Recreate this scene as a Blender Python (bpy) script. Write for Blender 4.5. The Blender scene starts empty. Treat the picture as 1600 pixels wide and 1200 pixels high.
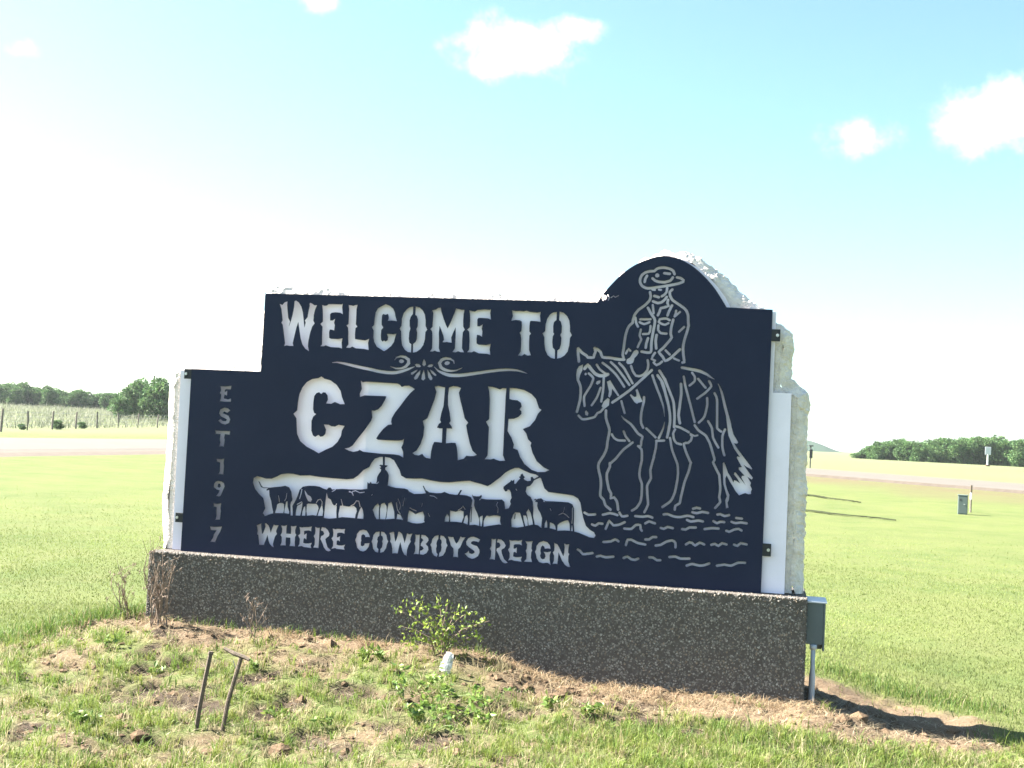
import bpy, bmesh, math, random
import numpy as np
from mathutils import Vector, Matrix, noise, geometry

# ------------------------------------------------------------------ camera, sky, sun, exposure
scene = bpy.context.scene
col = scene.collection
RAD = math.radians
CAM = Vector((2.278, -9.6, 1.675))
ROT = Matrix(((0.978380, -0.040170, 0.202870), (0.200850, -0.049490, -0.978370), (0.049340, 0.997968, -0.040352)))
cam_data = bpy.data.cameras.new('camera')
cam = bpy.data.objects.new('camera', cam_data)
col.objects.link(cam)
cam_data.sensor_width = 36.0
cam_data.lens = 43.875
cam_data.clip_start = 0.05
cam_data.clip_end = 12000
cam.matrix_world = Matrix.Translation(CAM) @ ROT.to_4x4()
scene.camera = cam
SUN_EL, SUN_AZ = RAD(41.0), RAD(179.0)          # azimuth of the sun in the XY plane (from +X)
EXPOSURE = 3.0
SKY_STRENGTH = 0.042
SUN_DIR = Vector((math.cos(SUN_EL) * math.cos(SUN_AZ), math.cos(SUN_EL) * math.sin(SUN_AZ), math.sin(SUN_EL)))
sun_data = bpy.data.lights.new('sun', 'SUN')
sun_data.energy = 4.6
sun_data.angle = RAD(0.5)
sun_data.color = (1.0, 0.95, 0.86)
sun = bpy.data.objects.new('sun', sun_data)
col.objects.link(sun)
sun.rotation_euler = SUN_DIR.to_track_quat('Z', 'Y').to_euler()
sun.location = (-30, 0, 30)
scene.view_settings.view_transform = 'Standard'
scene.view_settings.look = 'None'
scene.view_settings.exposure = EXPOSURE
scene.view_settings.gamma = 1.0
scene.view_settings.use_curve_mapping = False

def ray(px, py):
    return ROT @ Vector(((px - 800) / 1950.0, -(py - 600) / 1950.0, -1.0))

world = bpy.data.worlds.new('World')
scene.world = world
world.use_nodes = True
def build_world():
    nt = world.node_tree
    nt.nodes.clear()
    N = nt.nodes.new
    L = nt.links.new
    out = N('ShaderNodeOutputWorld'); bg = N('ShaderNodeBackground')
    sky = N('ShaderNodeTexSky'); sky.sky_type = 'NISHITA'; sky.sun_disc = False
    sky.sun_elevation = SUN_EL
    sky.sun_rotation = math.pi / 2 - SUN_AZ
    sky.altitude = 700; sky.air_density = 1.0; sky.dust_density = 2.2; sky.ozone_density = 1.0
    bg.inputs['Strength'].default_value = SKY_STRENGTH
    tc = N('ShaderNodeTexCoord')
    nz = N('ShaderNodeTexNoise'); nz.inputs['Scale'].default_value = 26.0; nz.inputs['Detail'].default_value = 7.0; nz.inputs['Roughness'].default_value = 0.62
    L(tc.outputs['Generated'], nz.inputs['Vector'])
    # fair weather clouds: direction, half size across, half size up, density
    clouds = []
    for px, py, sx, sy, k in ((800, 75, 112, 50, 1.0), (905, 48, 48, 26, .7), (755, 98, 64, 26, .85), (1548, 178, 90, 60, .95), (1352, 214, 105, 38, .30),
                              (497, 4, 34, 22, .6), (22, 75, 50, 24, .22)):
        clouds.append((ray(px, py).normalized(), sx / 1950.0, sy / 1950.0, k))
    rng = random.Random(5)
    for i in range(9):
        a = RAD(rng.uniform(0, 360)); e = RAD(rng.uniform(14, 40))
        d = Vector((math.cos(e) * math.cos(a), math.cos(e) * math.sin(a), math.sin(e)))
        if d.dot((ROT @ Vector((0, 0, -1))).normalized()) > 0.86: continue
        clouds.append((d, rng.uniform(.05, .12), rng.uniform(.025, .05), rng.uniform(.6, 1)))
    total = None
    for d, sx, sy, k in clouds:
        right = d.cross(Vector((0, 0, 1))).normalized(); up = right.cross(d)
        parts = []
        for ax, s in ((right, sx), (up, sy)):
            dp = N('ShaderNodeVectorMath'); dp.operation = 'DOT_PRODUCT'
            L(tc.outputs['Generated'], dp.inputs[0]); dp.inputs[1].default_value = ax / s
            sub = N('ShaderNodeMath'); sub.operation = 'POWER'; sub.inputs[1].default_value = 2.0
            L(dp.outputs['Value'], sub.inputs[0]); parts.append(sub)
        add = N('ShaderNodeMath'); add.operation = 'ADD'
        L(parts[0].outputs[0], add.inputs[0]); L(parts[1].outputs[0], add.inputs[1])
        one = N('ShaderNodeMath'); one.operation = 'MULTIPLY_ADD'; one.inputs[1].default_value = -0.55; one.inputs[2].default_value = 0.55 * k + .12
        L(add.outputs[0], one.inputs[0])
        front = N('ShaderNodeVectorMath'); front.operation = 'DOT_PRODUCT'; front.inputs[1].default_value = d
        L(tc.outputs['Generated'], front.inputs[0])
        gt = N('ShaderNodeMath'); gt.operation = 'GREATER_THAN'; gt.inputs[1].default_value = 0.5
        L(front.outputs['Value'], gt.inputs[0])
        mul = N('ShaderNodeMath'); mul.operation = 'MULTIPLY'
        mx0 = N('ShaderNodeMath'); mx0.operation = 'MAXIMUM'; mx0.inputs[1].default_value = -1.0
        L(one.outputs[0], mx0.inputs[0])
        p1 = N('ShaderNodeMath'); p1.operation = 'ADD'; p1.inputs[1].default_value = 1.0
        L(mx0.outputs[0], p1.inputs[0]); L(p1.outputs[0], mul.inputs[0]); L(gt.outputs[0], mul.inputs[1])
        if total is None: total = mul
        else:
            mx = N('ShaderNodeMath'); mx.operation = 'MAXIMUM'
            L(total.outputs[0], mx.inputs[0]); L(mul.outputs[0], mx.inputs[1]); total = mx
    nm = N('ShaderNodeMath'); nm.operation = 'MULTIPLY_ADD'; nm.inputs[1].default_value = 2.2; nm.inputs[2].default_value = -2.16
    L(nz.outputs['Fac'], nm.inputs[0])
    sm = N('ShaderNodeMath'); sm.operation = 'ADD'
    L(total.outputs[0], sm.inputs[0]); L(nm.outputs[0], sm.inputs[1])
    mr = N('ShaderNodeMapRange'); mr.interpolation_type = 'SMOOTHSTEP'
    mr.inputs['From Min'].default_value = -.10; mr.inputs['From Max'].default_value = 1.15
    L(sm.outputs[0], mr.inputs['Value'])
    mix = N('ShaderNodeMix'); mix.data_type = 'RGBA'
    L(mr.outputs['Result'], mix.inputs['Factor'])
    tint = N('ShaderNodeMix'); tint.data_type = 'RGBA'; tint.blend_type = 'MULTIPLY'; tint.inputs['Factor'].default_value = 1.0
    tint.inputs[7].default_value = (.87, 1.03, 1.0, 1); L(sky.outputs['Color'], tint.inputs[6])
    L(tint.outputs[2], mix.inputs[6]); mix.inputs[7].default_value = (7.0, 7.0, 7.1, 1)
    L(mix.outputs[2], bg.inputs['Color']); L(bg.outputs[0], out.inputs['Surface'])
build_world()

# ------------------------------------------------------------------ helpers
def tag(o, label=None, cat=None, group=None, kind=None):
    if label: o['label'] = label
    if cat: o['category'] = cat
    if group: o['group'] = group
    if kind: o['kind'] = kind
    return o
def empty(name, loc=(0, 0, 0), rz=0.0):
    o = bpy.data.objects.new(name, None); o.location = loc; o.rotation_euler = (0, 0, rz)
    o.empty_display_size = .2
    col.objects.link(o); return o
def link_mesh(name, me, mat, parent=None):
    o = bpy.data.objects.new(name, me); col.objects.link(o)
    if mat is not None: me.materials.append(mat)
    if parent is not None: o.parent = parent
    return o
def from_bm(name, bm, mat, parent=None, smooth=False):
    me = bpy.data.meshes.new(name)
    bmesh.ops.recalc_face_normals(bm, faces=bm.faces)
    bm.to_mesh(me); bm.free()
    if smooth: me.polygons.foreach_set('use_smooth', [True] * len(me.polygons))
    return link_mesh(name, me, mat, parent)
def np_mesh(name, V, tris=None, quads=None, colors=None, smooth=False):
    me = bpy.data.meshes.new(name)
    V = np.asarray(V, np.float32)
    nt = 0 if tris is None else len(tris); nq = 0 if quads is None else len(quads)
    me.vertices.add(len(V)); me.vertices.foreach_set('co', V.ravel())
    loops = []; starts = []; tot = []
    if nq:
        loops.append(np.asarray(quads, np.int32).ravel()); starts.append(np.arange(nq) * 4); tot.append(np.full(nq, 4))
    if nt:
        b = nq * 4
        loops.append(np.asarray(tris, np.int32).ravel()); starts.append(b + np.arange(nt) * 3); tot.append(np.full(nt, 3))
    loops = np.concatenate(loops); starts = np.concatenate(starts); tot = np.concatenate(tot)
    me.loops.add(len(loops)); me.loops.foreach_set('vertex_index', loops.astype(np.int32))
    me.polygons.add(len(starts)); me.polygons.foreach_set('loop_start', starts.astype(np.int32)); me.polygons.foreach_set('loop_total', tot.astype(np.int32))
    me.polygons.foreach_set('use_smooth', np.full(len(starts), bool(smooth)))
    if colors is not None:
        c = np.ones((len(V), 4), np.float32); c[:, :np.shape(colors)[1]] = colors
        at = me.attributes.new('col', 'FLOAT_COLOR', 'POINT'); at.data.foreach_set('color', c.ravel())
    me.update(calc_edges=True); me.validate()
    return me
def box(bm, x0, x1, y0, y1, z0, z1, bevel=0.0, seg=2):
    r = bmesh.ops.create_cube(bm, size=1.0)
    bmesh.ops.transform(bm, verts=r['verts'], matrix=Matrix.Translation(((x0 + x1) / 2, (y0 + y1) / 2, (z0 + z1) / 2)) @ Matrix.Diagonal((x1 - x0, y1 - y0, z1 - z0, 1)))
    if bevel > 0:
        es = list({e for v in r['verts'] for e in v.link_edges})
        bmesh.ops.bevel(bm, geom=es, offset=bevel, segments=seg, affect='EDGES', profile=.6)
def tube(bm, pts, radii, n=8, cap=True):
    pts = [Vector(p) for p in pts]; rings = []
    for i, p in enumerate(pts):
        d = (pts[min(i + 1, len(pts) - 1)] - pts[max(i - 1, 0)]).normalized()
        a = d.cross(Vector((0, 0, 1)))
        if a.length < 1e-3: a = d.cross(Vector((0, 1, 0)))
        a.normalize(); b = d.cross(a)
        r = radii[i] if hasattr(radii, '__len__') else radii
        rings.append([bm.verts.new(p + (a * math.cos(2 * math.pi * k / n) + b * math.sin(2 * math.pi * k / n)) * r) for k in range(n)])
    for i in range(len(rings) - 1):
        for k in range(n):
            bm.faces.new((rings[i][k], rings[i][(k + 1) % n], rings[i + 1][(k + 1) % n], rings[i + 1][k]))
    if cap:
        bm.faces.new(rings[0][::-1]); bm.faces.new(rings[-1])
def prism(bm, poly, y0, y1):
    """closed outline in the x,z plane, extruded from y0 (front) to y1 (back)"""
    f = [bm.verts.new((x, y0, z)) for x, z in poly]; b = [bm.verts.new((x, y1, z)) for x, z in poly]
    bm.faces.new(f); bm.faces.new(b[::-1])
    n = len(poly)
    for i in range(n): bm.faces.new((f[i], b[i], b[(i + 1) % n], f[(i + 1) % n]))

# value noise on numpy arrays
def vnoise(x, y, seed=0):
    xi = np.floor(x).astype(np.int64); yi = np.floor(y).astype(np.int64); fx = x - xi; fy = y - yi
    fx = fx * fx * (3 - 2 * fx); fy = fy * fy * (3 - 2 * fy)
    def hsh(a, b):
        n = (a * 374761393 + b * 668265263 + seed * 1442695041) & 0x7fffffff
        n = ((n ^ (n >> 13)) * 1274126177) & 0x7fffffff
        return ((n ^ (n >> 16)) & 0xffff) / 65535.0
    return (hsh(xi, yi) * (1 - fx) + hsh(xi + 1, yi) * fx) * (1 - fy) + (hsh(xi, yi + 1) * (1 - fx) + hsh(xi + 1, yi + 1) * fx) * fy
def fbm(x, y, seed=0, octaves=4):
    s = np.zeros_like(np.asarray(x, float)); a = .5; t = 0
    for o in range(octaves):
        s += a * vnoise(x * 2 ** o + 17.3 * o, y * 2 ** o - 9.1 * o, seed + o); t += a; a *= .5
    return s / t
def sstep(a, b, x):
    t = np.clip((x - a) / (b - a), 0, 1); return t * t * (3 - 2 * t)

# ------------------------------------------------------------------ materials
MATS = {}
def material(name, color=(.5, .5, .5), rough=.8, metal=0.0, spec=.4, noise_amt=0.0, noise_scale=8.0, color2=None, bump=0.0, bump_scale=40.0, attr=False, translucent=0.0, detail=5.0):
    m = bpy.data.materials.new(name); m.use_nodes = True
    nt = m.node_tree; N = nt.nodes.new; L = nt.links.new
    b = nt.nodes['Principled BSDF']; out = nt.nodes['Material Output']
    b.inputs['Roughness'].default_value = rough; b.inputs['Metallic'].default_value = metal; b.inputs['Specular IOR Level'].default_value = spec
    tc = N('ShaderNodeTexCoord')
    src = None
    if attr:
        a = N('ShaderNodeAttribute'); a.attribute_name = 'col'; src = a.outputs['Color']
    if color2 is not None or noise_amt:
        nz = N('ShaderNodeTexNoise'); nz.inputs['Scale'].default_value = noise_scale; nz.inputs['Detail'].default_value = detail; nz.inputs['Roughness'].default_value = .65
        L(tc.outputs['Object'], nz.inputs['Vector'])
        mr = N('ShaderNodeMapRange'); mr.inputs['From Min'].default_value = .3; mr.inputs['From Max'].default_value = .7
        L(nz.outputs['Fac'], mr.inputs['Value'])
        mix = N('ShaderNodeMix'); mix.data_type = 'RGBA'
        L(mr.outputs['Result'], mix.inputs['Factor'])
        c2 = color2 if color2 is not None else tuple(c * (1 - noise_amt) for c in color)
        mix.inputs[6].default_value = (*color, 1); mix.inputs[7].default_value = (*c2, 1)
        src = mix.outputs[2]
    if src is not None: L(src, b.inputs['Base Color'])
    else: b.inputs['Base Color'].default_value = (*color, 1)
    if bump:
        bz = N('ShaderNodeTexNoise'); bz.inputs['Scale'].default_value = bump_scale; bz.inputs['Detail'].default_value = 6
        L(tc.outputs['Object'], bz.inputs['Vector'])
        bp = N('ShaderNodeBump'); bp.inputs['Strength'].default_value = bump; bp.inputs['Distance'].default_value = .02
        L(bz.outputs['Fac'], bp.inputs['Height']); L(bp.outputs['Normal'], b.inputs['Normal'])
    if translucent:
        t = N('ShaderNodeBsdfTranslucent'); mx = N('ShaderNodeMixShader'); mx.inputs[0].default_value = translucent
        if src is not None: L(src, t.inputs['Color'])
        else: t.inputs['Color'].default_value = (*color, 1)
        L(b.outputs[0], mx.inputs[1]); L(t.outputs[0], mx.inputs[2]); L(mx.outputs[0], out.inputs['Surface'])
    MATS[name] = m
    return m
M_PLATE = material('navy_powder_coat', (.008, .0125, .037), .5, 0, .19, color2=(.012, .0175, .046), noise_scale=1.6, bump=.03, bump_scale=220)
M_WHITE = material('white_panel_paint', (.84, .775, .90), .5, 0, .4, color2=(.77, .71, .82), noise_scale=2.4, bump=.02, bump_scale=90)
M_STONE = material('rough_white_stone', (.84, .755, .70), .92, 0, .2, color2=(.58, .515, .46), noise_scale=11, bump=.9, bump_scale=60)
M_CONC = material('dark_concrete_matrix', (.125, .109, .096), .9, 0, .25, color2=(.08, .07, .062), noise_scale=24, bump=.6, bump_scale=120)
M_PEBBLE = material('pebble_aggregate', attr=True, rough=.7, spec=.35)
M_BOLT = material('zinc_bolt', (.55, .56, .58), .35, .8)
M_TAB = material('black_steel', (.018, .020, .026), .5, .2)
M_BOX = material('grey_enamel_box', (.125, .150, .165), .45, .1, .4, color2=(.10, .12, .135), noise_scale=6)
M_PVC = material('grey_conduit', (.52, .55, .60), .5, 0, .4, noise_amt=.15, noise_scale=12)
M_GRASS = material('grass_blades', attr=True, rough=.55, spec=.25, translucent=.38)
M_LEAF = material('leaf_green', attr=True, rough=.5, spec=.3, translucent=.35)
M_TREE = material('tree_foliage', attr=True, rough=.6, spec=.2, translucent=.25)
M_BARK = material('grey_bark', (.13, .11, .09), .9, 0, .1, color2=(.07, .06, .05), noise_scale=20)
M_TWIG = material('dry_twig', (.26, .195, .15), .8, 0, .2, color2=(.17, .125, .095), noise_scale=30)
M_STAKE = material('rusty_steel_stake', (.15, .115, .085), .85, 0, .3, color2=(.075, .058, .045), noise_scale=40, bump=.3, bump_scale=120)
M_POST = material('weathered_fence_post', (.22, .19, .16), .9, 0, .2, color2=(.13, .11, .095), noise_scale=16)
M_WIRE = material('galvanised_wire', (.3, .3, .3), .4, .8)
M_ROAD = material('sun_bleached_asphalt', (.112, .100, .087), .9, 0, .2, color2=(.098, .087, .075), noise_scale=.6, bump=.2, bump_scale=30)
M_GRAVEL = material('pinkish_gravel', (.125, .104, .088), .95, 0, .1, color2=(.10, .083, .070), noise_scale=3, bump=.5, bump_scale=12)
M_PLASTIC = material('white_plastic', (.78, .80, .82), .4, 0, .5, translucent=.3)
M_PALE = material('pale_green_card', (.20, .32, .28), .5, 0, .4)
M_CLOD = material('dry_soil_clod', (.145, .10, .064), 1.0, 0, .1, color2=(.09, .062, .04), noise_scale=30, bump=.6, bump_scale=60)
M_HILL = material('hazy_hill_grass', (.034, .060, .038), 1, 0, .1, color2=(.022, .042, .028), noise_scale=.02)
M_PED = material('green_grey_pedestal', (.105, .135, .130), .5, 0, .4)
M_SIGNBACK = material('aluminium_sign', (.50, .53, .56), .45, .1)
M_WPOST = material('white_post_paint', (.75, .74, .70), .6)
M_DARKPOST = material('dark_post', (.05, .05, .055), .6)

# ------------------------------------------------------------------ terrain
DL = [0, 12, 25, 42, 70, 97, 130, 220, 300, 600, 4000]; ZL = [-.25, -.2, -.02, .2, .25, .28, .48, 1.9, 2.6, 3.2, 3.2]
DR = [0, 12, 25, 45, 85, 250, 600, 4000]; ZR = [-.25, -.22, -.02, .22, .32, .45, .6, .6]
def height(x, y):
    x = np.asarray(x, float); y = np.asarray(y, float)
    dx = x - CAM.x; dy = y - CAM.y; d = np.hypot(dx, dy)
    a = dx / np.maximum(np.abs(dy), 1e-3)
    w = np.clip((a + .42) / .34, 0, 1); w = w * w * (3 - 2 * w)
    z = np.interp(d, DL, ZL) * (1 - w) + np.interp(d, DR, ZR) * w
    s = lambda a, b, v: np.clip((v - a) / (b - a), 0, 1) ** 2 * (3 - 2 * np.clip((v - a) / (b - a), 0, 1))
    ty = np.maximum(np.abs(y - .25) - .5, 0)
    t1 = 1 - np.hypot(np.maximum(np.abs(x) - 2.5, 0), ty) / 2.0
    t2 = 1 - np.hypot(np.where(x > 0, np.maximum(x - .1, 0) / .42, np.maximum(-2.2 - x, 0)), ty) / 2.0
    dip = .13 * s(2.55, 3.5, x) * (1 - s(6, 11, x)) * s(-4.5, -1.5, y) * (1 - s(1.2, 4.5, y))
    return z + .055 * s(0, 1, t1) + .175 * s(0, 1, t2) - dip
def H(x, y): return float(height(x, y))
def rough(x, y, bare):
    """small humps of the patchy soil"""
    near = np.clip(1 - (np.hypot(x - .3, y + 1.0) - 4.2) / 2.0, 0, 1)
    fp = ((x > -2.75) & (x < 2.72) & (y > -.25) & (y < .75))
    hl = hollow(x, y)
    r = -.035 * hl + (fbm(x * 22 + 5, y * 22, 93) - .5) * .05 * hl + (fbm(x * 1.7, y * 1.7, 3) - .5) * .15 + (fbm(x * 7, y * 7, 8, 3) - .5) * .08 + (fbm(x * 22, y * 22, 12, 2) - .5) * .02 * bare
    return np.where(fp, -.01, r) * near * (0.35 + .65 * np.clip(bare * 1.3, 0, 1))
def hollow(x, y):
    """dark damp hollows torn in the turf"""
    f = sstep(.60, .70, fbm(x * 2.6 + 3, y * 3.6, 91, 5))
    reg = sstep(-4.2, -3.4, x) * (1 - sstep(2.2, 2.7, x)) * sstep(-4.4, -3.8, y) * (1 - sstep(-.75, -.45, y)) * (1 - sstep(.6, 1.4, x) * sstep(1.35, 1.6, -y))
    spots = np.zeros_like(f)
    for px, py, r in ((-1.55, -1.75, .13), (-1.95, -1.35, .12), (-1.75, -1.15, .09), (-.42, -1.35, .16), (-.15, -1.38, .10), (.38, -2.05, .14), (.62, -1.25, .15), (.78, -1.2, .10), (1.25, -1.25, .12), (1.55, -1.15, .12), (-.9, -2.0, .10), (-1.2, -2.75, .15), (-.2, -2.5, .10), (2.2, -.95, .13), (-.75, -1.6, .09), (-2.2, -.62, .10), (-3.2, -.72, .14)):
        spots = np.maximum(spots, 1 - sstep(.55, 1.15, np.hypot((x - px) / 1.5, y - py) / r + (fbm(x * 9, y * 9, 92) - .5) * .9))
    return np.clip(np.maximum(f * reg, spots), 0, 1)
def bare_mask(x, y):
    """1 = bare dry soil, 0 = grass"""
    n1 = fbm(x * 1.1, y * 1.1, 21); n2 = fbm(x * 3.1, y * 3.1, 33); n = n1 * .6 + n2 * .4
    dx = np.maximum(np.abs(x) - 2.62, 0); dy = np.maximum(np.maximum(-.15 - y, y - .6), 0)
    dp = np.hypot(dx, dy)
    band = 1 - sstep(.32, .85, dp + (n - .5) * 1.5)                             # soil thrown up along the plinth
    band = np.where(y < 0, np.maximum(band, (1 - sstep(.74, 1.02, dp + (n - .5) * .9)) * sstep(.0, .6, x)), band)
    tongue = (1 - sstep(.75, 1.1, np.hypot((x - 3.0) / 1.15, (y - .12) / 1.1) + (n - .5) * .8)) * sstep(-1.25, -.95, y)
    tl = (1 - sstep(.6, 1.1, np.hypot((x + 2.85) / .8, (y + .30) / .34) + (n - .5) * 1.2)) * .9
    patch = sstep(.47, .66, fbm(x * 2.3, y * 2.3, 22) * .5 + n2 * .5) * .9
    reg = (1 - sstep(.9, 1.5, x + (n1 - .5) * 1.2)) * sstep(-4.6, -4.2, -np.abs(y + .6)) * sstep(-3.55, -3.25, x + (y < -.6) * 1.0)
    edge = np.where(x < -2.6, sstep(.4, .0, y - (x + 2.9) * 1.6), 1.0)
    right = (1 - sstep(2.2, 2.6, x)) * sstep(-1.55, -1.25, y + (n - .5) * .5) * sstep(.52, .62, n2 * .5 + n1 * .5) * .8 * (y < .1) * (x > -1.2)
    return np.clip(np.maximum.reduce([band, tongue, tl, patch * reg * edge, right, hollow(x, y)]), 0, 1)

def axis_lines(fine0, fine1, step, lo, hi, growth=1.16):
    mid = list(np.arange(fine0, fine1 + 1e-6, step)); s = step; p = mid[-1]; up = []
    while p < hi: s *= growth; p += s; up.append(p)
    s = step; p = mid[0]; dn = []
    while p > lo: s *= growth; p -= s; dn.append(p)
    return np.array(dn[::-1] + mid + up)
def build_ground():
    xs = axis_lines(-4.2, 4.8, .035, -3000, 3000, 1.09); ys = axis_lines(-4.2, 2.2, .035, -400, 5000, 1.09)
    X, Y = np.meshgrid(xs, ys); nx, ny = len(xs), len(ys)
    x = X.ravel(); y = Y.ravel()
    bare = bare_mask(x, y)
    z = height(x, y) + rough(x, y, bare)
    fp = (np.abs(x) < 2.5) & (y > 0) & (y < .5); z = np.where(fp, z - .12, z)
    idx = np.arange(nx * ny).reshape(ny, nx)
    quads = np.stack([idx[:-1, :-1], idx[:-1, 1:], idx[1:, 1:], idx[1:, :-1]], -1).reshape(-1, 4)
    # verge: dry reddish strip beside the side road, tan field beyond the left fence
    rd = (x - 4.4) * .777 + (y - 56.7) * .63                                     # distance from the near edge, negative on our side
    verge = np.where((x > -25) & (rd > -16) & (rd < 0.5) & (y > 20), sstep(-12, -4, rd + (fbm(x * .25, y * .25, 5) - .5) * 12) * (.45 + .7 * fbm(x * .6, y * .6, 6)), 0)
    tan = np.where((x < -36) & (y > 20), sstep(0, 12, -(x + 38)), 0) * .8
    far = np.where(x > -10, .95 * sstep(62, 84, y + (x - 4) * 1.2), 0)
    c = np.stack([bare, verge, np.maximum(tan, far * (.55 + .6 * fbm(x * .03, y * .03, 9))), hollow(x, y)], -1)
    me = np_mesh('ground', np.stack([x, y, z], -1), quads=quads, colors=c, smooth=True)
    m = bpy.data.materials.new('lawn_and_soil'); m.use_nodes = True
    nt = m.node_tree; N = nt.nodes.new; L = nt.links.new; b = nt.nodes['Principled BSDF']
    b.inputs['Roughness'].default_value = .95; b.inputs['Specular IOR Level'].default_value = .12
    at = N('ShaderNodeAttribute'); at.attribute_name = 'col'; sp = N('ShaderNodeSeparateColor'); L(at.outputs['Color'], sp.inputs[0])
    tc = N('ShaderNodeTexCoord')
    def nz(scale, det=6, rough=.65):
        n = N('ShaderNodeTexNoise'); n.inputs['Scale'].default_value = scale; n.inputs['Detail'].default_value = det; n.inputs['Roughness'].default_value = rough
        L(tc.outputs['Object'], n.inputs['Vector']); return n
    def mixc(f, a, bb):
        mx = N('ShaderNodeMix'); mx.data_type = 'RGBA'
        for s, v in ((0, f), (6, a), (7, bb)):
            if isinstance(v, tuple): mx.inputs[s].default_value = (*v, 1)
            else: L(v, mx.inputs[s])
        return mx.outputs[2]
    def rng(o, a, bb):
        mr = N('ShaderNodeMapRange'); mr.inputs['From Min'].default_value = a; mr.inputs['From Max'].default_value = bb; L(o, mr.inputs['Value']); return mr.outputs['Result']
    big = nz(.12, 4); mid = nz(1.3, 8, .7); fine = nz(38, 6, .75)
    med = nz(.55, 5, .6)
    g = mixc(rng(big.outputs['Fac'], .36, .64), (.122, .140, .046), (.094, .120, .038))
    g = mixc(rng(med.outputs['Fac'], .40, .66), g, (.070, .100, .030))
    g = mixc(rng(mid.outputs['Fac'], .35, .68), g, (.118, .128, .050))
    g = mixc(rng(fine.outputs['Fac'], .45, .8), g, (.058, .078, .026))
    soil = mixc(rng(mid.outputs['Fac'], .35, .65), (.150, .104, .066), (.105, .070, .044))
    soil = mixc(rng(fine.outputs['Fac'], .4, .75), soil, (.185, .145, .10))
    verge_c = mixc(rng(mid.outputs['Fac'], .35, .65), (.112, .078, .052), (.098, .096, .045))
    tan_c = mixc(rng(mid.outputs['Fac'], .35, .65), (.135, .140, .078), (.110, .130, .058))
    c1 = mixc(sp.outputs[2], g, tan_c); c2 = mixc(sp.outputs[1], c1, verge_c); c3 = mixc(sp.outputs[0], c2, soil)
    c3 = mixc(at.outputs['Alpha'], c3, mixc(rng(fine.outputs['Fac'], .4, .7), (.045, .034, .026), (.085, .064, .046)))
    L(c3, b.inputs['Base Color'])
    bp = N('ShaderNodeBump'); bp.inputs['Strength'].default_value = .7; bp.inputs['Distance'].default_value = .03
    L(fine.outputs['Fac'], bp.inputs['Height']); L(bp.outputs['Normal'], b.inputs['Normal'])
    o = link_mesh('ground', me, m); tag(o, kind='structure')
build_ground()

def road_strip(name, left, right, mat, lift, n=90, m=6):
    """strip between two edge lines that follows the ground"""
    V = []; F = []
    for i in range(n + 1):
        t = i / n
        a = np.array(left[0]) * (1 - t) + np.array(left[1]) * t; b = np.array(right[0]) * (1 - t) + np.array(right[1]) * t
        for j in range(m + 1):
            s = j / m; p = a * (1 - s) + b * s
            z = H(p[0], p[1]) + lift + .05 * math.sin(math.pi * s) - (.25 if j in (0, m) else 0)
            V.append((p[0], p[1], z))
    for i in range(n):
        for j in range(m):
            k = i * (m + 1) + j; F.append((k, k + 1, k + m + 2, k + m + 1))
    me = bpy.data.meshes.new(name); me.from_pydata(V, [], F)
    o = link_mesh(name, me, mat); tag(o, kind='structure'); return o
# main road running away on the left, side road coming in from the right to meet it
road_strip('gravel_shoulder', ((-18.8, -60), (-18.8, 700)), ((-36.8, -60), (-36.8, 700)), M_GRAVEL, .05, 160)
M_EDGE_SHADE = material('road_edge_shade', (.085, .070, .058), .95, 0, .1, color2=(.06, .05, .043), noise_scale=2)
road_strip('road', ((-20.8, -60), (-20.8, 700)), ((-34.6, -60), (-34.6, 700)), M_ROAD, .10, 160)
u = (.63, -.777)
def along(p, t): return (p[0] + u[0] * t, p[1] + u[1] * t)
road_strip('side_road', (along((4.4, 57.2), -36), along((4.4, 57.2), 160)), (along((5.1, 79.4), -58), along((5.1, 79.4), 160)), M_ROAD, .07, 120)

road_strip('side_road_edge_shade', (along((4.4 - .55 * .777, 57.2 - .55 * .63), -36), along((4.4 - .55 * .777, 57.2 - .55 * .63), 160)), (along((4.4 + .1, 57.3), -36), along((4.5, 57.3), 160)), M_EDGE_SHADE, .08, 120, 3)  # dark strip painting in the shadow along the near asphalt edge
# far hill on the right horizon
def build_hill():
    bm = bmesh.new(); n = 160; V = []
    for j in range(14):
        for i in range(n + 1):
            x = 2.28 + (-332 + 560 * i / n) * .47; y = -9.6 + (1490 + 60 * j) * .47
            prof = max(math.exp(-(max(0, abs(x - 22) - 5.6) / 16.0) ** 2) * 8.2, math.exp(-((x + 28) / 42.0) ** 2) * 6)
            prof *= math.sin(math.pi * min(1, (j + .2) / 13)) ** .7
            V.append(bm.verts.new((x, y, prof - 1.0 + 1.2 * noise.noise(Vector((x * .03, y * .03, 0))))))
    for j in range(13):
        for i in range(n):
            k = j * (n + 1) + i; bm.faces.new((V[k], V[k + 1], V[k + n + 2], V[k + n + 1]))
    o = from_bm('hill', bm, M_HILL, smooth=True); tag(o, kind='structure')
build_hill()

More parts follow.
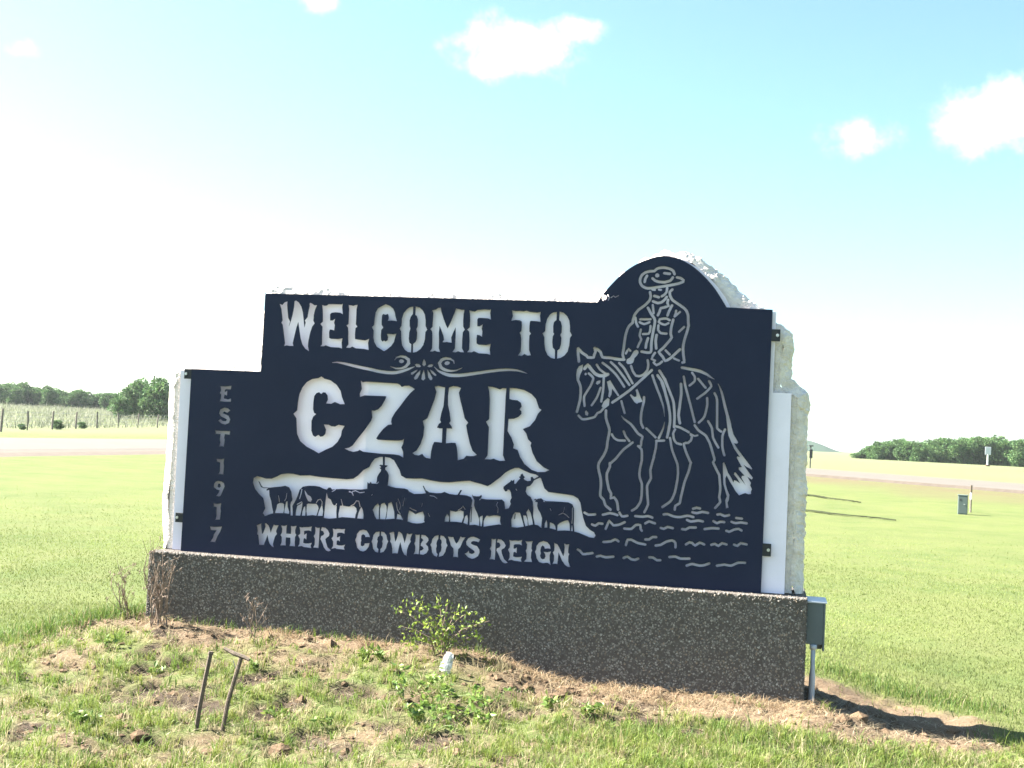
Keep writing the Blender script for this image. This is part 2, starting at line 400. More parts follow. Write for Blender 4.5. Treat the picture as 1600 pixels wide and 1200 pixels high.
ART = """
h-1690,2650 -1666,2642 -1649,2664 -1623,2672 -1624,2642 -1617,2589 -1608,2537 -1591,2508 -1599,2468 -1585,2511 -1571,2574 -1564,2630 -1563,2676 -1550,2682 -1524,2666 -1500,2632 -1485,2587 -1477,2541 -1470,2498 -1464,2463 -1456,2505 -1465,2520 -1443,2548 -1437,2598 -1429,2644 -1434,2657 -1424,2667 -1406,2658 -1389,2647 -1366,2648 -1381,2612 -1389,2570 -1390,2520 -1378,2499 -1398,2471 -1413,2418 -1423,2353 -1425,2313 -1413,2270 -1447,2290 -1474,2323 -1493,2376 -1508,2448 -1520,2505 -1533,2460 -1546,2394 -1557,2332 -1550,2308 -1586,2308 -1607,2312 -1631,2305 -1625,2329 -1632,2365 -1644,2431 -1654,2480 -1667,2496 -1657,2515 -1662,2549 -1673,2608
h-1322,2651 -1301,2645 -1282,2648 -1268,2659 -1214,2660 -1156,2660 -1146,2668 -1150,2638 -1141,2580 -1162,2592 -1203,2595 -1237,2590 -1250,2577 -1247,2527 -1227,2527 -1204,2542 -1212,2509 -1204,2490 -1207,2446 -1226,2452 -1245,2453 -1250,2430 -1246,2384 -1232,2378 -1170,2377 -1133,2385 -1138,2349 -1132,2302 -1160,2309 -1228,2310 -1263,2320 -1273,2324 -1287,2315 -1319,2314 -1305,2330 -1307,2376 -1309,2428 -1309,2474 -1329,2496 -1309,2516 -1312,2572 -1316,2618
h-1096,2657 -1074,2655 -1057,2651 -1040,2658 -1020,2660 -1027,2626 -1026,2561 -1026,2502 -1012,2484 -1027,2470 -1029,2424 -1026,2382 -994,2378 -939,2374 -906,2389 -914,2356 -906,2298 -942,2305 -1017,2308 -1046,2321 -1064,2310 -1098,2310 -1080,2338 -1084,2383 -1086,2435 -1091,2474 -1105,2490 -1089,2503 -1089,2565 -1090,2624
h-784,2672 -746,2659 -718,2637 -703,2609 -696,2577 -682,2538 -706,2541 -726,2542 -758,2539 -751,2562 -756,2588 -763,2594 -779,2587 -800,2593 -809,2580 -810,2534 -808,2505 -793,2483 -809,2463 -810,2418 -806,2383 -794,2370 -781,2379 -767,2371 -751,2384 -749,2407 -760,2433 -734,2433 -707,2431 -680,2438 -689,2409 -697,2370 -718,2337 -753,2307 -776,2292 -800,2305 -839,2327 -864,2365 -872,2403 -873,2455 -888,2484 -872,2503 -870,2559 -864,2604 -846,2637 -813,2657
h-552,2659 -552,2600 -568,2577 -576,2548 -573,2503 -566,2481 -574,2451 -575,2400 -568,2368 -552,2357 -550,2290 -579,2294 -606,2312 -628,2347 -637,2391 -642,2456 -656,2480 -642,2501 -641,2559 -629,2604 -604,2637 -578,2654
h-532,2660 -498,2653 -471,2631 -452,2597 -443,2552 -441,2507 -426,2478 -440,2456 -441,2398 -452,2353 -474,2320 -506,2296 -535,2290 -537,2359 -517,2376 -508,2402 -508,2453 -516,2479 -507,2502 -508,2556 -518,2585 -531,2593
h-394,2634 -362,2641 -346,2654 -323,2657 -317,2626 -295,2569 -273,2518 -258,2493 -243,2526 -223,2578 -206,2623 -198,2655 -174,2649 -151,2644 -128,2644 -133,2612 -134,2561 -131,2510 -117,2488 -132,2465 -134,2401 -132,2338 -114,2307 -140,2307 -163,2314 -183,2304 -209,2306 -191,2336 -190,2387 -190,2451 -193,2502 -208,2469 -225,2421 -219,2380 -242,2382 -259,2385 -275,2381 -295,2382 -283,2403 -291,2435 -310,2479 -325,2510 -329,2459 -324,2395 -322,2331 -311,2303 -337,2305 -354,2312 -374,2304 -395,2304 -378,2329 -379,2381 -382,2445 -386,2467 -400,2483 -384,2502 -384,2560 -383,2611
h-89,2642 -66,2636 -43,2633 -21,2647 35,2652 77,2650 88,2657 83,2625 91,2574 67,2583 19,2585 -11,2584 -19,2571 -16,2517 2,2517 28,2534 20,2502 27,2477 26,2435 6,2447 -15,2450 -18,2418 -15,2380 3,2371 62,2370 99,2381 93,2339 100,2295 72,2302 7,2303 -33,2319 -52,2309 -89,2309 -73,2330 -74,2391 -77,2442 -81,2473 -97,2489 -77,2508 -77,2563 -81,2614
h258,2652 287,2646 319,2649 352,2646 374,2653 403,2643 461,2640 489,2646 484,2617 490,2567 464,2572 413,2574 406,2567 404,2520 406,2489 419,2473 407,2457 407,2407 410,2344 426,2303 401,2299 375,2311 356,2296 325,2298 343,2329 344,2379 343,2430 338,2461 327,2477 341,2490 343,2531 340,2566 326,2575 291,2577 256,2569 267,2608
h617,2649 617,2586 598,2570 593,2539 596,2488 604,2476 594,2457 592,2413 598,2369 616,2351 619,2282 590,2287 560,2308 539,2348 530,2398 527,2448 512,2478 531,2496 532,2549 543,2594 564,2629 588,2645
h639,2653 671,2644 700,2620 718,2586 726,2543 728,2499 744,2471 730,2449 727,2392 717,2342 693,2310 663,2290 636,2284 636,2348 653,2362 661,2396 663,2446 653,2471 662,2490 662,2541 652,2575 638,2587
s977,2749,9 969,2768,9 977,2790,9
h979,2790 992,2794 1003,2782 1004,2763 993,2752 983,2758
s1011,2793,8 1024,2774,8 1017,2753,8
s1038,2774,8 1056,2787,8 1070,2777,8 1096,2791,8
h-1294,2069 -1269,2052 -1215,2040 -1161,2006 -1124,1958 -1110,1909 -1083,1853 -1122,1850 -1145,1859 -1168,1867 -1197,1851 -1242,1852 -1229,1882 -1234,1918 -1254,1940 -1273,1941 -1288,1926 -1307,1940 -1329,1932 -1347,1906 -1351,1855 -1350,1798 -1339,1770 -1321,1762 -1345,1741 -1358,1705 -1355,1626 -1339,1588 -1320,1577 -1300,1590 -1291,1594 -1275,1580 -1253,1585 -1235,1604 -1230,1640 -1251,1680 -1209,1680 -1186,1669 -1156,1668 -1127,1684 -1074,1677 -1095,1639 -1100,1596 -1127,1545 -1169,1504 -1227,1476 -1282,1445 -1325,1467 -1387,1493 -1446,1536 -1476,1592 -1483,1649 -1490,1720 -1517,1755 -1487,1785 -1484,1850 -1476,1915 -1453,1973 -1418,2018 -1374,2044 -1321,2054
h-958,2049 -942,2036 -916,2041 -812,2040 -716,2038 -650,2037 -628,2028 -612,2011 -590,2021 -554,2024 -524,2011 -503,1998 -536,1968 -571,1924 -611,1866 -659,1801 -682,1757 -685,1729 -678,1708 -709,1703 -748,1669 -782,1625 -802,1589 -787,1579 -713,1579 -618,1581 -585,1586 -571,1597 -576,1558 -589,1529 -573,1495 -568,1447 -604,1465 -648,1470 -744,1469 -855,1474 -907,1478 -937,1491 -951,1481 -988,1472 -1026,1480 -1065,1495 -1027,1504 -998,1523 -957,1582 -902,1655 -854,1728 -845,1757 -853,1812 -829,1811 -800,1823 -772,1852 -746,1903 -736,1928 -747,1932 -836,1931 -918,1931 -958,1916 -961,1943 -946,1983 -952,2015
h-341,2025 -311,2032 -278,2026 -254,2022 -256,1945 -259,1874 -274,1818 -282,1761 -272,1744 -291,1729 -304,1701 -282,1695 -258,1696 -257,1582 -287,1585 -320,1586 -333,1556 -342,1507 -344,1451 -382,1456 -400,1469 -414,1486 -441,1472 -477,1475 -494,1488 -461,1511 -431,1565 -413,1629 -409,1699 -423,1748 -388,1771 -366,1835 -337,1920 -323,1984
h-222,2023 -188,2035 -152,2033 -124,2023 -139,1984 -121,1915 -99,1846 -81,1784 -51,1751 -66,1729 -54,1674 -28,1585 -4,1531 32,1501 9,1490 -23,1488 -52,1490 -72,1465 -121,1450 -125,1497 -134,1552 -146,1586 -179,1586 -225,1579 -224,1698 -178,1698 -186,1717 -205,1740 -195,1758 -206,1821 -223,1883 -227,1953
h95,2044 134,2041 170,2032 192,2024 212,2035 244,2035 241,1965 242,1862 242,1758 242,1654 243,1550 243,1509 262,1467 220,1463 188,1471 170,1479 149,1471 98,1470 119,1502 119,1572 118,1655 118,1724 93,1765 117,1787 116,1863 114,1946 107,2002
h270,2039 325,2038 389,2027 447,1998 484,1962 500,1921 512,1891 532,1878 505,1846 485,1796 446,1746 391,1722 420,1690 437,1643 465,1618 460,1596 477,1541 515,1475 573,1430 617,1412 582,1396 526,1392 476,1407 418,1449 380,1502 357,1556 321,1568 326,1596 303,1650 270,1700 273,1795 316,1799 351,1815 374,1840 373,1860 358,1874 373,1898 366,1926 337,1945 295,1947 272,1953
h-1781,833 -1765,839 -1741,849 -1738,812 -1729,766 -1721,772 -1710,804 -1703,828 -1708,851 -1699,855 -1678,839 -1666,817 -1655,781 -1644,818 -1632,848 -1618,842 -1590,845 -1602,816 -1609,795 -1600,774 -1615,753 -1624,721 -1630,689 -1621,664 -1640,671 -1661,693 -1672,723 -1682,759 -1691,727 -1703,695 -1707,678 -1749,676 -1754,712 -1762,754 -1771,763 -1769,790 -1774,815
h-1568,844 -1540,843 -1518,850 -1521,826 -1520,782 -1481,782 -1481,818 -1485,846 -1463,844 -1436,850 -1445,815 -1443,790 -1434,777 -1443,759 -1443,717 -1440,684 -1465,684 -1487,683 -1481,710 -1484,751 -1521,751 -1522,712 -1519,686 -1542,686 -1566,683 -1557,710 -1558,751 -1569,766 -1559,787 -1558,819
h-1411,843 -1391,839 -1370,843 -1331,846 -1304,853 -1309,834 -1308,814 -1330,820 -1357,816 -1369,812 -1367,782 -1345,796 -1346,773 -1345,744 -1362,756 -1369,748 -1370,717 -1351,713 -1324,715 -1297,722 -1306,700 -1300,679 -1333,682 -1366,684 -1383,690 -1415,685 -1403,704 -1402,746 -1418,773 -1402,787 -1404,818
h-1277,852 -1255,845 -1237,847 -1238,798 -1238,731 -1239,683 -1262,685 -1284,685 -1274,708 -1274,754 -1285,777 -1275,795 -1273,821
h-1220,853 -1190,850 -1167,833 -1152,806 -1156,785 -1174,771 -1184,760 -1178,735 -1162,695 -1133,672 -1152,663 -1174,669 -1194,692 -1207,722 -1227,757 -1221,781 -1203,790 -1198,803 -1207,820 -1227,827
h-1127,848 -1105,843 -1081,848 -1048,847 -1022,851 -1026,832 -1025,812 -1047,819 -1074,818 -1087,812 -1088,782 -1080,779 -1061,791 -1063,768 -1060,747 -1076,757 -1087,751 -1087,720 -1068,716 -1041,717 -1014,725 -1024,704 -1017,684 -1050,687 -1083,687 -1099,693 -1129,686 -1117,708 -1118,744 -1133,768 -1121,785 -1120,815
h-868,855 -841,849 -821,824 -810,799 -830,799 -849,797 -855,812 -869,819 -882,808 -883,779 -880,769 -884,754 -883,728 -869,722 -856,730 -851,746 -811,751 -818,720 -838,693 -861,680 -888,686 -914,708 -923,741 -932,769 -924,792 -920,818 -900,845
h-732,849 -732,815 -745,804 -749,783 -743,771 -748,752 -748,722 -734,708 -735,681 -760,686 -780,710 -787,745 -796,765 -788,786 -783,817 -763,843
h-720,850 -694,845 -674,824 -667,793 -657,774 -666,753 -671,722 -690,690 -719,681 -719,709 -706,725 -702,756 -707,773 -701,791 -707,811 -719,818
h-651,843 -625,852 -613,852 -607,813 -597,778 -590,793 -581,830 -578,856 -567,858 -545,842 -532,807 -521,773 -513,803 -505,850 -486,843 -460,850 -472,821 -475,801 -470,786 -487,754 -498,718 -498,670 -520,681 -537,711 -547,745 -556,775 -565,739 -573,685 -597,686 -618,682 -620,720 -630,760 -642,775 -638,795 -642,821
h-436,844 -415,843 -399,846 -400,801 -398,745 -399,690 -420,692 -441,688 -431,713 -431,748 -440,773 -433,788 -432,819
h-386,846 -354,843 -330,825 -324,806 -338,784 -348,776 -326,755 -322,730 -336,704 -362,689 -391,691 -390,719 -374,724 -362,737 -371,752 -387,759 -385,776 -378,792 -368,803 -377,815 -387,819
h-245,852 -246,821 -255,805 -259,785 -255,765 -260,744 -256,714 -245,702 -249,680 -273,688 -292,712 -298,752 -308,771 -299,790 -295,818 -276,842
h-229,851 -203,846 -183,825 -179,795 -168,775 -178,755 -183,724 -202,693 -235,681 -232,711 -220,727 -216,757 -221,777 -217,797 -222,815 -232,822
h-169,845 -140,843 -124,844 -118,829 -106,805 -96,795 -83,811 -72,837 -67,853 -51,846 -26,849 -45,819 -56,788 -65,767 -80,751 -81,721 -78,688 -98,691 -119,688 -116,719 -119,754 -141,777 -151,807
h39,858 68,850 94,838 82,817 64,822 38,824 23,816 21,803 39,794 71,786 90,762 94,738 83,709 55,690 35,684 3,694 -25,720 -6,731 5,747 12,727 33,721 53,732 52,745 36,756 7,772 -15,791 -19,815 -4,841 16,854
h184,851 202,847 220,852 219,806 220,746 219,690 199,692 176,689 185,714 186,754 176,773 185,794 185,829
h235,852 263,849 285,833 301,806 292,786 272,775 268,764 274,740 291,701 323,673 303,667 280,675 261,699 249,728 228,762 231,779 251,788 258,804 249,823 229,827
h327,851 351,846 376,850 401,849 429,857 425,837 429,815 408,823 377,821 365,816 364,788 374,786 391,797 390,772 390,753 375,762 365,756 364,726 382,721 408,723 435,728 426,708 432,688 404,691 374,692 353,698 325,691 336,714 335,749 321,775 333,794 334,824
h455,849 483,848 514,854 507,830 506,795 512,783 506,765 505,726 516,692 491,692 473,691 453,691 469,713 470,753 462,777 469,793 470,827
h599,861 630,853 651,830 657,803 637,806 612,802 606,817 593,826 581,812 577,785 582,765 577,745 585,726 598,719 613,725 620,743 614,763 603,777 633,776 661,783 652,755 654,716 664,679 642,693 627,694 602,689 572,695 550,724 544,753 535,772 544,793 545,818 564,846
h683,851 708,843 724,820 744,781 760,753 766,783 767,822 761,852 781,845 801,849 797,819 796,785 805,773 799,755 800,716 817,675 799,674 776,687 752,718 733,756 721,780 719,750 716,690 698,692 678,689 687,713 687,753 676,777 686,792 687,817
h-2168,1954 -2126,1953 -2071,1961 -2075,1932 -2118,1933 -2127,1924 -2126,1907 -2105,1920 -2106,1879 -2127,1887 -2132,1861 -2129,1853 -2095,1848 -2068,1857 -2069,1830 -2124,1828 -2166,1831 -2159,1854 -2158,1883 -2172,1900 -2162,1917
h-2121,1779 -2090,1774 -2069,1758 -2094,1738 -2122,1747 -2135,1732 -2111,1725 -2080,1712 -2065,1684 -2073,1655 -2106,1640 -2143,1648 -2172,1670 -2152,1683 -2129,1667 -2102,1668 -2095,1683 -2116,1693 -2150,1706 -2167,1731 -2157,1763
h-2192,1587 -2133,1586 -2060,1587 -2061,1558 -2104,1562 -2108,1531 -2103,1514 -2107,1456 -2122,1460 -2147,1457 -2140,1489 -2147,1517 -2143,1560 -2184,1560
h-2165,1354 -2123,1353 -2098,1358 -2101,1329 -2096,1297 -2097,1230 -2140,1231 -2131,1251 -2132,1327 -2160,1332
h-2140,1174 -2112,1172 -2087,1158 -2079,1133 -2094,1094 -2111,1052 -2128,1048 -2149,1050 -2133,1073 -2121,1099 -2149,1104 -2174,1121 -2175,1147 -2160,1167
i-2137,1152 -2121,1153 -2113,1131 -2126,1118 -2142,1126
h-2169,988 -2134,985 -2101,992 -2105,954 -2100,929 -2103,859 -2143,856 -2137,889 -2140,958 -2164,963
h-2188,797 -2143,796 -2082,803 -2093,765 -2115,725 -2135,673 -2176,672 -2155,710 -2149,736 -2128,769 -2179,769
s-1211,2185,3 -1191,2187,7 -1166,2189,10 -1140,2186,14 -1111,2182,18 -1096,2179,19 -1075,2175,20 -1053,2171,21 -1036,2167,22 -1018,2164,22 -995,2160,23 -972,2156,23 -954,2153,23 -937,2150,24 -916,2147,24 -895,2144,24 -879,2141,25 -857,2137,25 -832,2132,25 -811,2129,25 -789,2126,25 -764,2124,26 -743,2122,26 -724,2122,26 -701,2122,26 -683,2123,26 -664,2125,25 -642,2130,24 -623,2135,23 -605,2141,22 -583,2149,20 -565,2156,19 -547,2164,14 -526,2173,9 -513,2178,4
s-685,2224,6 -670,2245,12 -637,2256,16 -616,2254,19 -596,2250,22 -569,2232,27 -566,2204,29 -586,2178,24 -604,2168,20 -625,2160,16 -648,2158,14 -671,2158,12 -697,2166,8 -719,2173,4
h-649,2217 -642,2229 -627,2233 -612,2229 -603,2218 -611,2206 -626,2201 -642,2206
s-354,2183,4 -338,2169,9 -319,2152,14 -300,2143,18 -279,2135,23 -254,2127,25 -225,2121,27 -209,2120,27 -187,2120,27 -165,2121,27 -147,2122,27 -130,2124,26 -108,2127,26 -87,2130,26 -69,2133,25 -54,2136,25 -35,2139,25 -14,2143,24 6,2147,24 21,2149,24 37,2152,24 57,2156,23 77,2160,23 97,2163,23 111,2166,22 129,2168,22 151,2172,22 172,2175,21 188,2177,21 209,2179,20 233,2181,20 253,2182,19 273,2182,18 298,2181,17 317,2180,15 344,2175,12 369,2169,10 389,2163,6 405,2158,2
s-190,2215,7 -195,2234,11 -222,2250,16 -259,2253,21 -277,2248,23 -294,2240,26 -311,2213,28 -298,2182,27 -281,2170,25 -260,2161,23 -238,2157,19 -214,2155,16 -191,2157,13 -169,2161,11 -143,2173,7 -121,2184,3
h-271,2213 -264,2226 -248,2232 -232,2228 -224,2219 -231,2207 -246,2200 -263,2202
h-440,2244 -425,2219 -422,2197 -437,2183 -452,2195 -450,2218
h-515,2193 -501,2201 -477,2198 -461,2182 -472,2174 -499,2176
h-410,2182 -398,2197 -375,2202 -361,2197 -370,2182 -393,2177
h-488,2156 -497,2139 -526,2114 -541,2113 -543,2128 -517,2142
h-465,2153 -466,2121 -487,2082 -507,2072 -516,2087 -499,2117
h-437,2158 -427,2123 -421,2085 -437,2069 -454,2080 -451,2115
h-409,2159 -388,2134 -362,2093 -365,2077 -381,2075 -399,2098
h-386,2160 -358,2145 -331,2120 -333,2110 -350,2114 -374,2134
h-1714,910 -1733,935 -1714,975 -1728,1026 -1737,1058 -1777,1089 -1811,1126 -1833,1177 -1830,1216 -1800,1232 -1765,1226 -1722,1216 -1674,1218 -1633,1237 -1593,1259 -1538,1268 -1490,1268 -1427,1257 -1345,1263 -1262,1255 -1180,1252 -1099,1250 -1031,1249 -977,1257 -938,1285 -894,1332 -848,1357 -830,1393 -805,1427 -766,1442 -739,1444 -719,1445 -679,1440 -644,1422 -623,1391 -594,1348 -578,1304 -537,1284 -471,1285 -405,1290 -338,1280 -259,1271 -181,1272 -116,1282 -51,1290 -12,1293 27,1284 79,1274 132,1260 157,1276 194,1306 231,1336 268,1373 305,1397 343,1414 374,1416 420,1397 466,1380 510,1373 533,1362 556,1342 571,1305 585,1269 618,1242 682,1237 751,1232 814,1226 853,1206 873,1174 885,1119 901,1058 925,998 958,969 990,953 1003,929 992,910 954,913 910,929 872,942 837,949 808,953 758,953 705,947 692,954 645,962 619,966 584,963 569,963 549,980 511,984 473,973 429,960 385,951 337,952 237,967 173,954 116,940 44,952 -4,946 -54,962 -106,965 -158,964 -207,961 -295,959 -360,949 -386,938 -425,932 -465,933 -505,943 -559,955 -619,958 -691,949 -758,946 -825,939 -875,941 -939,942 -1000,944 -1054,944 -1087,936 -1121,930 -1161,925 -1209,928 -1220,944 -1265,941 -1306,945 -1353,937 -1401,934 -1449,933 -1497,929 -1505,942 -1546,946 -1622,942 -1650,937 -1684,925
i-1787,1193 -1776,1187 -1760,1158 -1742,1144 -1683,1145 -1642,1152 -1587,1160 -1553,1168 -1518,1157 -1498,1124 -1493,1092 -1485,1067 -1487,1047 -1497,1040 -1499,1014 -1491,921 -1504,923 -1506,962 -1522,1000 -1525,1045 -1538,1038 -1543,1005 -1548,972 -1548,933 -1556,933 -1556,942 -1551,972 -1553,1017 -1565,1026 -1593,1025 -1613,1014 -1618,981 -1626,954 -1629,915 -1644,921 -1644,953 -1656,992 -1666,1037 -1683,1081 -1689,1126 -1709,1119 -1713,1128 -1697,1139 -1738,1137 -1760,1145 -1775,1170
i-1438,1102 -1427,1141 -1401,1169 -1354,1179 -1299,1181 -1258,1177 -1230,1165 -1192,1155 -1197,1122 -1201,1070 -1204,1006 -1209,915 -1221,927 -1216,979 -1225,1024 -1232,1030 -1244,1003 -1253,977 -1264,934 -1274,934 -1263,970 -1256,1003 -1262,1022 -1277,1037 -1304,1035 -1345,1036 -1359,1029 -1359,971 -1352,932 -1367,931 -1365,970 -1372,1015 -1384,1001 -1393,969 -1397,926 -1411,925 -1403,968 -1396,1020 -1397,1046 -1413,1026 -1440,1011 -1448,972 -1449,926 -1473,925 -1475,964 -1481,1009 -1462,1042 -1450,1069
h-1411,1152 -1404,1146 -1410,1107 -1420,1069 -1428,1067 -1418,1106
h-1386,1144 -1375,1131 -1356,1107 -1328,1092 -1317,1070 -1326,1050 -1350,1055 -1365,1080 -1377,1105
s-1441,1024,7 -1421,1035,7 -1404,1046,7
s-1279,1046,7 -1264,1070,7 -1244,1076,7 -1229,1056,7 -1230,1030,7
s-1607,1086,6 -1600,1060,6 -1595,1034,6
s-1535,1109,6 -1537,1087,6 -1540,1063,6 -1552,1043,6
i-1192,1161 -1183,1173 -1166,1176 -1151,1160 -1124,1164 -1067,1170 -999,1170 -905,1174 -852,1184 -824,1169 -811,927 -874,923 -874,974 -882,1012 -897,1037 -909,1011 -918,984 -928,933 -944,932 -941,970 -932,996 -937,1022 -958,1040 -1005,1031 -1059,1037 -1076,1033 -1086,968 -1083,926 -1099,925 -1104,986 -1103,1031 -1120,1024 -1141,1048 -1157,1079 -1181,1091 -1194,1129
s-1150,1144,7 -1134,1152,7 -1122,1162,7
s-1130,1029,9 -1113,1031,9 -1107,1047,9
s-1005,1153,9 -984,1147,9 -970,1126,9
s-978,1154,7 -952,1162,7 -917,1148,7 -896,1151,7 -877,1155,7
s-1069,1085,7 -1061,1059,7 -1053,1037,7
s-985,1038,7 -959,1053,7 -940,1082,7 -920,1080,7 -913,1058,7 -907,1036,7
i-856,1235 -841,1226 -828,1241 -821,1227 -784,1228 -778,1249 -777,1281 -765,1307 -749,1330 -747,1343 -761,1355 -748,1362 -765,1377 -756,1381 -735,1380 -740,1456 -722,1457 -719,1380 -695,1378 -701,1368 -714,1360 -713,1345 -692,1324 -681,1299 -682,1267 -686,1219 -659,1211 -612,1204 -546,1203 -519,1196 -505,1181 -464,1164 -398,1170 -366,1176 -380,1201 -396,1232 -389,1234 -370,1202 -340,1184 -281,1181 -241,1184 -216,1195 -176,1181 -123,1177 -107,1179 -86,1218 -73,1217 -91,1180 -32,1177 1,1166 15,1142 8,1091 1,1040 1,940 -14,942 -13,995 -21,1026 -37,1013 -50,955 -63,961 -49,1006 -52,1050 -78,1058 -116,1043 -162,1052 -160,1005 -156,955 -167,961 -166,999 -184,1023 -199,997 -203,952 -216,948 -353,943 -370,954 -369,993 -384,1030 -417,1018 -442,1004 -470,1021 -497,1032 -505,997 -506,937 -531,932 -567,993 -594,998 -598,953 -613,952 -620,1015 -646,1090 -672,1076 -676,1037 -682,961 -691,941 -682,1018 -687,1056 -705,1080 -732,1069 -739,1027 -735,938 -744,938 -748,1008 -747,1052 -758,1071 -784,1050 -799,1017 -779,967 -758,937 -872,926 -868,988 -881,1102 -859,1129 -855,1174
s-782,1228,6 -771,1233,6 -763,1244,6
s-1005,1149,7 -978,1148,7 -970,1122,7
s-594,1119,6 -588,1106,6 -578,1085,6 -572,1069,6 -573,1048,6 -576,1031,6
s-540,1128,7 -544,1110,7 -548,1082,7 -551,1064,7
s-606,1086,7 -603,1071,7 -598,1047,7 -593,1030,7 -580,1012,7 -568,999,7
s-335,1159,6 -299,1155,6 -272,1138,6
s-494,1052,6 -464,1039,6 -437,1031,6
s-98,1056,6 -72,1074,6 -59,1093,6 -39,1066,6
s-341,1020,6 -326,992,6
s-819,1131,5 -806,1142,5
s-391,1093,5 -396,1067,5
i9,1189 20,1177 46,1175 71,1177 84,1189 90,1178 82,1160 124,1156 201,1159 253,1162 273,1144 282,1089 327,1085 341,942 276,945 253,968 245,993 247,1030 221,1035 189,1033 157,1025 137,1030 122,1010 114,984 116,931 100,933 104,984 105,1028 86,1020 80,1008 89,958 90,942 80,948 78,995 59,1044 41,1074 30,1105 31,1143 13,1173
t12,1091,6 12,1073,6 12,1045,6 11,1022,6 12,1003,6 12,982,6 12,969,6
s220,1141,6 210,1116,6 225,1092,6 225,1072,6 223,1054,6
s82,1158,6 70,1148,6
s242,986,6 248,971,6
s312,1072,4 317,1053,4 322,1035,4
i334,942 331,998 348,1049 363,1069 401,1068 416,1028 431,985 439,955 451,959 433,1017 428,1048 450,1049 465,1012 469,963 476,967 464,1031 452,1074 467,1103 487,1070 499,1027 511,975 525,973 519,1003 507,1046 506,1102 499,1158 481,1194 452,1211 438,1235 445,1273 470,1281 491,1307 500,1326 553,1353 546,1366 499,1337 486,1353 473,1350 475,1322 450,1317 427,1325 417,1337 428,1347 416,1356 405,1374 393,1367 390,1351 378,1346 391,1336 373,1316 355,1290 344,1292 344,1324 328,1312 317,1319 313,1306 291,1289 260,1263 260,1247 275,1226 291,1230 294,1243 310,1240 320,1222 329,1179 317,1153 325,1132 310,1097 282,1089 283,939
t364,1056,7 362,1037,7 361,1019,7
s360,1250,7 367,1241,7
i507,1177 517,1184 530,1178 539,1186 564,1190 584,1175 603,1170 660,1172 723,1172 779,1171 811,1158 825,1128 828,1066 830,1004 837,943 825,945 816,1003 812,954 802,953 796,1008 783,1035 755,1027 718,1007 703,990 702,941 693,943 685,983 668,1000 642,1008 642,955 624,957 620,1004 613,1025 602,996 601,956 585,952 576,970 578,1038 563,1075 543,1104 535,1129 537,1157 521,1159
s710,1071,7 739,1086,7 756,1079,7 772,1069,7 788,1054,7
s751,1132,4 748,1112,4 744,1092,4
s514,1176,5 519,1166,5
s583,1170,7 592,1166,7
s814,1133,5 814,1115,5 815,1087,5 816,1065,5 816,1046,5 815,1024,5 815,1009,5
s637,1116,5 647,1098,5
s1520,2967,21 1509,2992,21 1496,3001,21 1481,3008,21 1464,3012,21 1446,3015,21 1432,3016,21 1417,3015,21 1399,3012,21 1383,3006,21 1364,2988,21 1347,2987,21 1329,2985,21 1312,2981,21 1295,2975,21 1281,2965,21 1269,2954,21 1262,2941,21 1257,2926,21 1256,2911,21 1258,2897,21 1265,2882,21 1275,2870,21 1290,2861,21 1306,2855,21 1319,2853,21 1335,2854,21 1345,2855,21 1360,2857,21 1376,2860,21 1391,2863,21 1404,2865,21 1416,2867,21 1432,2870,21 1449,2873,21 1465,2876,21 1477,2878,21 1489,2880,21 1504,2884,21 1520,2887,21 1534,2891,21 1545,2893,21 1561,2898,21 1577,2905,21 1588,2909,21 1590,2922,21 1580,2930,21 1567,2938,21 1540,2943,21
s1309,2950,21 1297,2927,21 1293,2902,21
h1370,2956 1377,2969 1392,2972 1404,2960 1403,2945 1388,2938 1375,2942
s1441,2973,21 1453,2972,21 1471,2970,21 1483,2969,21
s1352,2931,21 1372,2914,21 1386,2909,21 1402,2905,21 1415,2904,21 1432,2903,21 1446,2903,21 1461,2907,21 1478,2912,21 1490,2917,21 1501,2930,21 1508,2942,21
s1355,2844,17 1375,2842,17
s1405,2845,17 1422,2843,17
s1468,2859,20 1467,2844,20 1464,2827,20 1456,2815,20 1446,2804,20 1429,2794,20
s1372,2795,21 1390,2791,21 1407,2786,21
s1508,2848,21 1498,2839,21 1489,2828,21 1492,2803,21 1500,2786,21 1511,2769,21 1521,2761,21 1534,2753,21 1546,2745,21 1557,2738,21 1572,2729,21 1586,2719,21 1597,2712,21 1611,2700,21 1622,2688,21 1630,2672,21 1636,2654,21 1638,2639,21 1639,2620,21 1640,2605,21 1642,2586,21 1644,2571,21
s1644,2573,21 1641,2561,21 1638,2542,21 1634,2526,21 1631,2514,21 1626,2499,21 1622,2483,21 1619,2471,21 1616,2457,21 1613,2440,21 1611,2427,21 1610,2410,21 1609,2392,21 1611,2378,21 1613,2359,21 1615,2343,21 1618,2326,21 1622,2306,21 1623,2292,21 1610,2289,21
s1338,2824,21 1341,2810,21 1344,2794,21 1343,2780,21 1339,2764,21 1331,2752,21 1318,2737,21 1306,2724,21 1295,2715,21 1280,2703,21 1265,2692,21 1254,2683,21 1244,2670,21 1233,2655,21 1226,2642,21 1220,2621,21 1215,2602,21 1214,2582,21
s1214,2582,21 1201,2571,21 1188,2557,21 1180,2542,21 1174,2526,21 1169,2507,21 1164,2486,21 1162,2471,21 1160,2453,21 1158,2437,21 1157,2420,21 1155,2399,21 1154,2382,21 1152,2366,21 1149,2346,21 1148,2332,21 1154,2314,21 1157,2300,21 1145,2295,21 1128,2294,21 1113,2295,21 1095,2297,21 1083,2299,21
s1234,2623,19 1237,2604,19 1241,2583,19 1249,2567,19 1257,2554,19
s1364,2753,21 1381,2747,21 1399,2741,21 1414,2743,21 1429,2747,21 1444,2759,21 1457,2773,21 1468,2790,21
